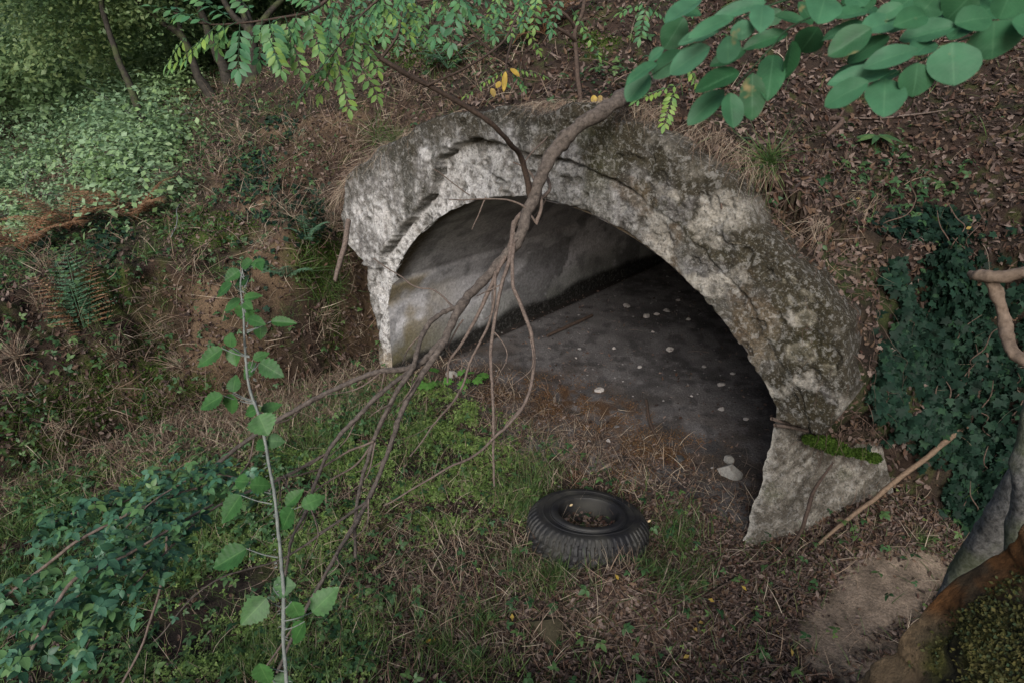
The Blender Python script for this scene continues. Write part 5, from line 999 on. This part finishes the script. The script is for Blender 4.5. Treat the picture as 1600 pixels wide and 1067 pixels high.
for i, (x, y, r) in enumerate([(1010, 496, .055), (1026, 492, .045), (1042, 487, .05), (1047, 548, .05), (937, 612, .055), (1127, 602, .045), (1127, 640, .04), (1060, 470, .04), (978, 480, .055), (1075, 500, .035), (1000, 575, .03), (960, 545, .03), (1100, 575, .03), (1145, 585, .03), (1020, 520, .025), (900, 560, .02), (1080, 620, .02), (950, 690, .03), (1165, 655, .03)]):
    stone(x, y, r * .8, ['small pale stone in the row of three by the back of the floor', 'middle stone of the row of three on the tunnel floor', 'right stone of the row of three on the tunnel floor', 'pale stone alone in the middle of the tunnel floor', 'grey stone just behind the rusty patch of the floor', 'pale stone near the right arch edge, the larger of two', 'small pale stone below another near the right arch edge', 'pale stone at the very back of the tunnel floor in view', 'stone left of the row of three at the back of the floor', 'little stone just in front of the right stone of the row of three', 'little stone midway between the row of three and the rusty patch', 'little stone left of the middle one on the tunnel floor', 'pale stone on the floor under the right half of the arch', 'stone closest to the underside of the arch edge at right', 'tiny stone in front of the left stone of the row of three', 'tiny stone beside the dark curved stick near the wall', 'tiny stone near the lower end of the arch edge at right', 'small stone in the pale straw before the rusty patch', 'small stone close to the pier just inside the arch'][i], group=g_)
for (x, y, r, l) in [(1140, 740, .085, 'broken concrete lump at the right side of the tunnel mouth'), (1137, 722, .045, 'small pale rubble piece resting behind the broken lump'), (1062, 720, .04, 'dark round stone at the tunnel mouth'), (705, 590, .06, 'grey rubble piece at the foot of the left wall')]: stone(x, y, r, l, (.24, .23, .21) if 'dark' not in l else (.06, .06, .06), 'rubble at the tunnel mouth', .8)
stone(855, 985, .10, 'mossy brown stone half buried at the bottom centre', (.055, .047, .028), None, .55, seed=91)
stone(700, 400, .02, 'tiny stone on the bank', (.2, .18, .15)) if False else None
stone(1312, 818, .035, 'tan stone at the foot of the pier', (.30, .22, .15))
ps_, _ = scatter(SG, 900, lambda c, px, py: (blob(px, py, [(1000, 560, 240, 160), (900, 690, 150, 60)], .5)) * ((st(c[:, 0], c[:, 1])[1] > -.4))); a = Acc(); v1, f1 = stone_mesh(1, 3); inst(a, (v1, f1, v1 * 0), ps_, frame_n(zup(len(ps_)), U_(0, 6.28, len(ps_))), rng.gamma(1.6, .0026, len(ps_)) + .0015)
G_grav = leaf_mat('gravel_material', [(.07, .07, .07), (.14, .13, .13), (.26, .25, .24)], 0, .9, .2); stuff(a.build('gravel', G_grav), 'small grit scattered over the dusty tunnel floor', 'gravel')

# ---- moss cushion and ledge debris on top of the pier
mc_ = Acc()
for (x, y, r) in [(1264, 686, .035), (1280, 690, .06), (1303, 698, .07), (1296, 690, .05), (1325, 706, .03), (1345, 708, .045), (1365, 715, .04)]:
    c0 = P(x, y, 3.98); n = 1500; d = nrm(rng.normal(0, 1, (n, 3))); p = c0 + d * r * np.array([1, .8, .45]) * (.6 + .6 * fbm(d * 2 + c0, 2, 3, 330))[:, None]; inst(mc_, TINY, p, frame_n(nrm(d + rng.normal(0, .4, (n, 3))), U_(0, 6.28, n), U_(.2, 1.2, n)), U_(.010, .022, n))
stuff(mc_.build('moss', G_moss), 'bright green moss cushion on top of the broken pier', 'moss')
# overhanging earth between the right end of the arch and the ivy bank: one sheet from the arch edge into the hillside
ny, nx = 110, 110; py_ = np.linspace(262, 775, ny)
xl = np.interp(py_, [262, 330, 430, 490, 560, 640, 690, 775], [1095, 1140, 1225, 1275, 1285, 1285, 1265, 1310]); dl = np.interp(py_, [262, 330, 430, 490, 560, 640, 690, 720, 775], [3.90, 3.68, 3.52, 3.47, 3.52, 3.68, 4.1, 4.5, 4.7])
xr = np.interp(py_, [262, 400, 775], [1380, 1500, 1530]); dr = []
for x_, y_ in zip(xr[::10], py_[::10]): dr.append(float(proj(G(x_, y_)[None])[2][0]) + .12)
dr = np.interp(py_, py_[::10], dr); kx = np.linspace(0, 1, nx)[None]; back_ = .55 * ss(680, 735, py_)[:, None] * ss(1.0, .45, kx); kk = kx + .22 * np.sin(kx * math.pi)
EX = xl[:, None] * (1 - kx) + xr[:, None] * kx; ED = dl[:, None] * (1 - ss(0.1, 1, kx)) + dr[:, None] * ss(0.1, 1, kx) + back_
EV = CAM + ED[..., None] * ((EX[..., None] - 800) / FPX * Rt + (533.5 - py_[:, None, None]) / FPX * Up + Fw); EV = EV - Fw * (.14 * (fbm(EV, 4, 5, 361) - .5) + .05 * (fbm(EV, 14, 4, 362) - .5))[..., None] * ss(0, .06, kx)[..., None] * 1.5
nb = fbm(EV, 7, 4, 331); Ec = mix(mix(np.tile([.022, .016, .012], (ny, nx, 1)), [.065, .048, .032], ss(.42, .62, nb)), [.04, .05, .018], ss(.52, .65, fbm(EV, 4, 4, 9)))
o = mesh('hillside', EV.reshape(-1, 3), grid_faces(ny, nx), M_soil, attrs={'Col': Ec.reshape(-1, 3)}); tag(o, 'dark overhanging earth at the right end of the arch', 'hillside', kind='structure')
E1 = sampler(EV.reshape(-1, 3), grid_faces(ny, nx)); E1['n'] = np.tile(nrm(np.array([-.25, -.8, .45]))[None], (len(E1['ar']), 1))
def lump(ctr, rad, seed, label):
    V0, F0 = stone_mesh(1.0, seed, .9); V0 = V0 * np.array(rad) + ctr; n_ = fbm(V0, 7, 4, 331); o = mesh('earth', V0 + (n_[:, None] - .5) * .15, F0, M_soil, attrs={'Col': mix(np.tile([.04, .03, .022], (len(V0), 1)), [.12, .09, .06], ss(.42, .6, n_))}); tag(o, label, 'earth'); o['kind'] = 'structure'
lump(P(1300, 668, 4.38), (.36, .24, .17), 8, 'dark earth between the arch and the broken pier')
e_w = lambda c, px, py: .35 + ss(480, 330, py)
p, nn_ = scatter(E1, 5200, e_w); a = Acc(); k = rng.random(len(p)) < .5; R_0 = frame_n(nrm(nn_ + rng.normal(0, .55, p.shape)), U_(0, 6.28, len(p))); p = p + nn_ * .012; inst(a, OAK, p[k], R_0[k], U_(.025, .05, k.sum())); inst(a, CURL, p[~k], R_0[~k], U_(.02, .045, (~k).sum()))
stuff(a.build('leaf_litter', G_litter), 'dead leaves stuck on the earth at the right end of the arch', 'leaf litter')
rt = Acc(); p, nn_ = scatter(E1, 620, lambda c, px, py: ss(1430, 1340, px))
for q in p:
    L = [q]; d = nrm(nt3 * .6 + rng.normal(0, .5, 3)); ln = rng.uniform(.08, .38)
    for j in range(6): d = nrm(d + np.array([0, 0, -.4]) + rng.normal(0, .4, 3)); L.append(L[-1] + d * ln / 6)
    V, F = tube(L, np.linspace(rng.uniform(.0010, .0032), .0005, 7), 4, 3); rt.add(V, F)
stuff(rt.build('hanging_roots', B_root), 'fine roots dangling from the dark earth at the right end of the arch', 'roots')
p, nn_ = scatter(E1, 900, lambda c, px, py: ss(1420, 1300, px) * ss(500, 300, py) * wr(c, .4, .6, 5, 352)); a = Acc(); inst(a, STRAW[1], p, frame_n(nrm(nn_ + rng.normal(0, .5, p.shape) + [0, 0, -.3]), U_(0, 6.28, len(p))), U_(.06, .2, len(p))); stuff(a.build('dry_grass', G_straw), 'dry grass hanging at the right shoulder of the arch', 'dry grass')
t = empty('ivy', W(2.7, 0, .9), 'thick ivy curtain touching the right end of the arch', 'ivy', 'ivy on the right bank'); a = Acc()
p, nn_ = scatter(E1, 3400, lambda c, px, py: ss(1350, 1390, px + 150 * (fbm(c, 4.5, 4, 351) - .5)) * ss(345, 380, py) * ss(700, 630, py) * (wr(c, .40, .54, 4, 350) + .04)); n = len(p)
hg = np.clip(fbm(p, 5, 3, 353) * 1.8 - .4, 0, 1); inst(a, IVY, p + nn_ * (.01 + hg * U_(.05, .22, n))[:, None], frame_y(nrm(np.array([-.1, -.35, -1.]) + rng.normal(0, .45, p.shape)), nrm(nn_ * .8 + zup(n) * .55 + rng.normal(0, .4, p.shape))), U_(.026, .070, n), np.clip(rng.beta(1.1, 1.8, n) * .8 + hg * .25, 0, 1)); a.build('leaves', G_ivy, t)
for i, (a0, a1) in enumerate([((1205, 655), (1250, 664)), ((1212, 664), (1262, 672)), ((1232, 640), (1262, 665))]): thing1('thin_stick', [(a0[0], a0[1], 3.72, 3), (a1[0], a1[1], 3.95, 3)], B_thin if i < 2 else B_dark, ['pale twig jutting out between arch and pier', 'lower twig jutting out between arch and pier', 'dark twig stuck upright between arch and pier'][i], 'stick', seed=i)

# ---- yellow fallen leaves
a = Acc(); n = 0
for (x, y) in [(1090, 980), (1088, 995), (1236, 1032), (1076, 1030), (1340, 320), (1105, 943), (665, 1010), (680, 1000), (1515, 365), (1165, 930), (800, 965), (960, 905), (560, 935), (1020, 895), (1210, 990)]:
    q = gf(x, y, .03); inst(a, SML, q[None], frame_n(np.array([[0, -.5, 1.]]) + rng.normal(0, .3, (1, 3)), U_(0, 6.28, 1)), np.array([.04])); n += 1
for (x, y) in ((928, 155), (938, 155)): near_leaf(a, (x, y - 6), (x, y + 7), 9, ds - .1)
stuff(a.build('yellow_leaves', G_yellow), 'single yellow leaves scattered over the brown litter', 'fallen leaves')
tp = np.array(TY.location) + [0, 0, .16]
a = Acc(); r_ = np.sqrt(rng.random(150)) * .19; an = U_(0, 6.28, 150); inst(a, OAK, np.c_[tp[0] + r_ * np.cos(an), tp[1] + r_ * np.sin(an), tp[2] - .085 + U_(0, .02, 150)], frame_n(nrm(zup(150) + rng.normal(0, .4, (150, 3))), an), U_(.025, .045, 150)); stuff(a.build('leaf_litter', G_litter), 'dead leaves collected inside the tyre', 'leaf litter')
a = Acc()
for (x, y) in [(845, 838), (890, 790), (945, 843), (972, 846), (1012, 815)]: near_leaf(a, (x, y), (x + 5, y - 3), 3, 4.1 if y > 800 else 4.25)
stuff(a.build('yellow_leaves', leaf_mat('pale_fallen_leaf_material', [(.45, .34, .18), (.55, .42, .25)], .1)), 'tiny tan leaflets lying on the tyre', 'fallen leaves')

# ---- foreground rock and grey logs, lower right
M_rock = attr_mat('mossy_rock_material', 38, .6, 1.0, 26, .95, .02)
def hull(name, frontL, depth0, back, label, colf, relief=.03, n=120):
    """solid boulder: ruled surface between two picture edges with real depth and a rounded crest"""
n = 150; u, v = np.meshgrid(np.linspace(0, 1, n), np.linspace(0, 1, n), indexing='ij')
crest = cr([P(1290, 1130, 1.50), P(1345, 1062, 1.46), P(1405, 1000, 1.42), P(1440, 945, 1.38), P(1475, 912, 1.36), P(1520, 893, 1.32), P(1560, 868, 1.27), P(1600, 832, 1.22), P(1680, 780, 1.15)], 20); ci = np.linspace(0, len(crest) - 1, n); crest = np.stack([np.interp(ci, np.arange(len(crest)), crest[:, j]) for j in range(3)], -1)
down = np.array([.0, .05, -.9]); toward = np.array([.10, -.75, .12])
# v<.3: far flank down to the ground, v .3-1: broad top sloping towards the photographer
f1 = ss(0, .3, v)[..., None]; f2 = np.clip((v - .3) / .7, 0, 1)[..., None]
RV = crest[:, None] + down * (1 - f1) * 1.0 + toward * f2 + np.array([0, 0, 1.]) * (.10 * np.sin(f2 * math.pi))
nsr = fbm(RV, 5, 5, 340) - .5 + .5 * (np.abs(fbm(RV, 4, 3, 348) - .5) * 2 - .2); RV = RV + np.stack([nsr, fbm(RV, 5, 5, 341) - .5, nsr], -1) * .13 + np.array([0, 0, 1.]) * (.03 * (fbm(RV, 22, 3, 342) - .5) * ss(.33, .5, v))[..., None]
m1 = ss(.355, .42, v + .12 * (fbm(RV, 8, 4, 343) - .5)); nn3 = fbm(RV, 14, 4, 344)
c = mix(np.array([.15, .105, .062]), np.array([.11, .05, .018]), ss(.42, .60, fbm(RV, 6, 4, 345))); c = mix(c, np.array([.05, .04, .025]), ss(.5, .66, fbm(RV, 16, 5, 349)) * .8); mo = mix(np.array([.022, .020, .012]), np.array([.075, .075, .02]), ss(.42, .62, nn3)); mo = mix(mo, np.array([.09, .06, .035]), ss(.58, .7, fbm(RV, 9, 4, 346)) * .7)
c = mix(c, mo, m1); rock = mesh('mossy_rock', RV.reshape(-1, 3), grid_faces(n, n), M_rock, attrs={'Col': c.reshape(-1, 3)}); tag(rock, 'large mossy boulder with tan edge in the lower right corner', 'rock')
SR = sampler(RV.reshape(-1, 3), grid_faces(n, n)); p, nn_ = scatter(SR, 9000, lambda c, px, py: wr(c, .4, .6, 9, 347) * ss(0, 30, (py - np.interp(px, [1340, 1420, 1470, 1520, 1560, 1600], [1110, 1020, 960, 930, 900, 880]))))
a = Acc(); inst(a, TINY, p, frame_n(nrm(nn_ + rng.normal(0, .5, p.shape)), U_(0, 6.28, len(p)), U_(0, 1, len(p))), U_(.004, .011, len(p))); G_m2 = leaf_mat('rock_moss_material', [(.02, .02, .010), (.05, .052, .016), (.09, .08, .03), (.035, .06, .032)], .1, .9, .1); stuff(a.build('moss', G_m2), 'patchy brown green moss on the foreground boulder', 'moss')
B_log = bark_mat('weathered_grey_wood_material', (.035, .034, .032), (.20, .195, .185), 75, 1.0, moss=.5)
for L, lab in (([(1470, 960, 2.15, 16), (1510, 890, 2.1, 20), (1545, 840, 2.0, 22), (1585, 780, 1.9, 25), (1650, 690, 1.8, 30)], 'weathered grey log lying behind the boulder, the lower one'), ([(1585, 900, 1.75, 16), (1592, 840, 1.75, 18), (1602, 770, 1.7, 20), (1616, 700, 1.68, 24), (1635, 630, 1.65, 26)], 'weathered grey log leaning at the right edge above the other')):
    p_, r_l = px_path(L); V, F = tube(p_, r_l, 64, 26, .02, .25, 2); V = V + np.stack([fbm(V * [6, 1.2, 1.2], 5, 4, 381 + c_) - .5 for c_ in range(3)], -1) * .022; tag(mesh('grey_log', V, F, B_log), lab, 'log', 'grey logs behind the boulder')

# ---- clumps of dead and green growth hanging on the left bank
r3 = np.random.default_rng(11); AG, AS_ = Acc(), Acc(); kinds = ['bleached', 'tawny', 'green', 'grey brown']
spots = [(60, 470), (110, 560), (160, 520), (235, 470), (255, 520), (300, 420), (345, 430), (380, 470), (415, 380), (450, 340), (480, 440), (500, 300), (520, 360), (540, 420), (455, 520), (510, 540), (560, 540), (400, 600), (340, 640), (250, 640), (180, 650), (100, 680), (40, 700), (30, 620), (130, 610), (470, 220), (430, 180), (380, 220), (340, 260), (560, 230), (590, 215), (530, 250), (300, 330), (250, 300), (210, 300), (640, 160), (580, 130), (500, 130), (520, 480), (80, 420)]
for i, (x, y) in enumerate(spots):
    b = gf(x, y, .01); gk = i % 4; n = int(r3.integers(60, 130)); a = AG if gk == 2 else AS_; out = nrm(np.array([.25, -1, .15])); k = rng.integers(0, 3, n)
    Rm = frame_n(nrm(out * r3.uniform(.3, .9) + zup(n) * r3.uniform(.1, .8) + rng.normal(0, .45, (n, 3))), U_(0, 6.28, n)); h = r3.uniform(.14, .32); sc = U_(h * .4, h, n); pos = b + rng.normal(0, .05, (n, 3))
    for j in range(3): q = k == j; inst(a, GT[j], pos[q], Rm[q], sc[q])
    
stuff(AG.build('hanging_grass', G_grass), 'green grass hanging over the cut left bank', 'grass'); stuff(AS_.build('hanging_grass', G_straw), 'bleached dead grass hanging over the cut left bank', 'dry grass')
# ---- small leaves, litter and roots on the bare cut face
p, nn_ = scatter(SH, 9000, lambda c, px, py: ss(620, 480, px) * ss(170, 230, py) * (wr(c, .42, .56, 5, 371) + .1)); a = Acc(); k = rng.random(len(p)) < .7; R_0 = frame_n(nrm(nn_ + rng.normal(0, .6, p.shape)), U_(0, 6.28, len(p)))
inst(a, OAK2, (p + nn_ * .015)[k], R_0[k], U_(.02, .05, k.sum())); inst(a, CURL, (p + nn_ * .02)[~k], R_0[~k], U_(.02, .05, (~k).sum())); stuff(a.build('leaf_litter', G_litter), 'dead leaves caught on the cut face of the left bank', 'leaf litter')
# ---- rusty moss in the mouth of the tunnel
G_rmoss = leaf_mat('rusty_moss_material', [(.07, .035, .018), (.13, .065, .03), (.17, .10, .05), (.09, .06, .03)], .1, .9, .1)
p, nn_ = scatter(SG, 16000, lambda c, px, py: blob(px, py, [(890, 640, 110, 40, 12), (1020, 700, 100, 28, 5), (800, 610, 60, 24, -10), (940, 740, 90, 30)], .5) * (wr(c, .42, .58, 6, 372) + .03)); a = Acc(); inst(a, TINY, p, frame_n(nrm(nn_ + rng.normal(0, .6, p.shape)), U_(0, 6.28, len(p)), U_(.1, 1, len(p))), U_(.006, .016, len(p)))
stuff(a.build('moss', G_rmoss), 'rust coloured dry moss on the floor at the tunnel mouth', 'moss')

tw = Acc(); p, nn_ = scatter(SH, 260, lambda c, px, py: ss(330, 230, px) * ss(400, 340, py) * np.clip(proj(c)[2], 2, 30) ** -1.3)
for q in p:
    L = [q]; d = nrm(rng.normal(0, .7, 3) + [0, 0, 1.2]); ln = rng.uniform(.3, 1.0)
    for j in range(5): d = nrm(d + np.array([0, 0, -.2]) + rng.normal(0, .2, 3)); L.append(L[-1] + d * ln / 5)
    V, F = tube(L, np.linspace(.006, .002, 6), 4, 3); tw.add(V, F)
stuff(tw.build('dry_stalks', B_pale), 'pale dry stalks standing in the sunlit undergrowth', 'dead stems')

# ---- unseen tree added behind the camera so its crown shades the right bank
tb = empty('tree', (4.3, -2.2, float(zground(np.array([4.3]), np.array([-2.2]))[0])), 'unseen leaning tree added to shade the right bank', 'tree')
V, F = tube([(4.3, -2.2, 1.0), (4.0, -1.9, 3.2), (3.4, -1.6, 4.8), (2.8, -1.4, 6.2)], [.12, .10, .07, .04], 10, 6, .05, .3, 3); mesh('trunk', V, F, B_trunk, tb)
a = Acc()
for c_ in [(3.3, -1.6, 5.4), (2.2, -1.2, 5.2), (4.2, -1.0, 4.6), (3.0, -2.2, 6.2), (4.8, -1.8, 5.6)]: shell(a, np.array(c_), 1.0, 700, .11, .7, .5, (.1, 1.1))
a.build('crown', G_tree, tb)
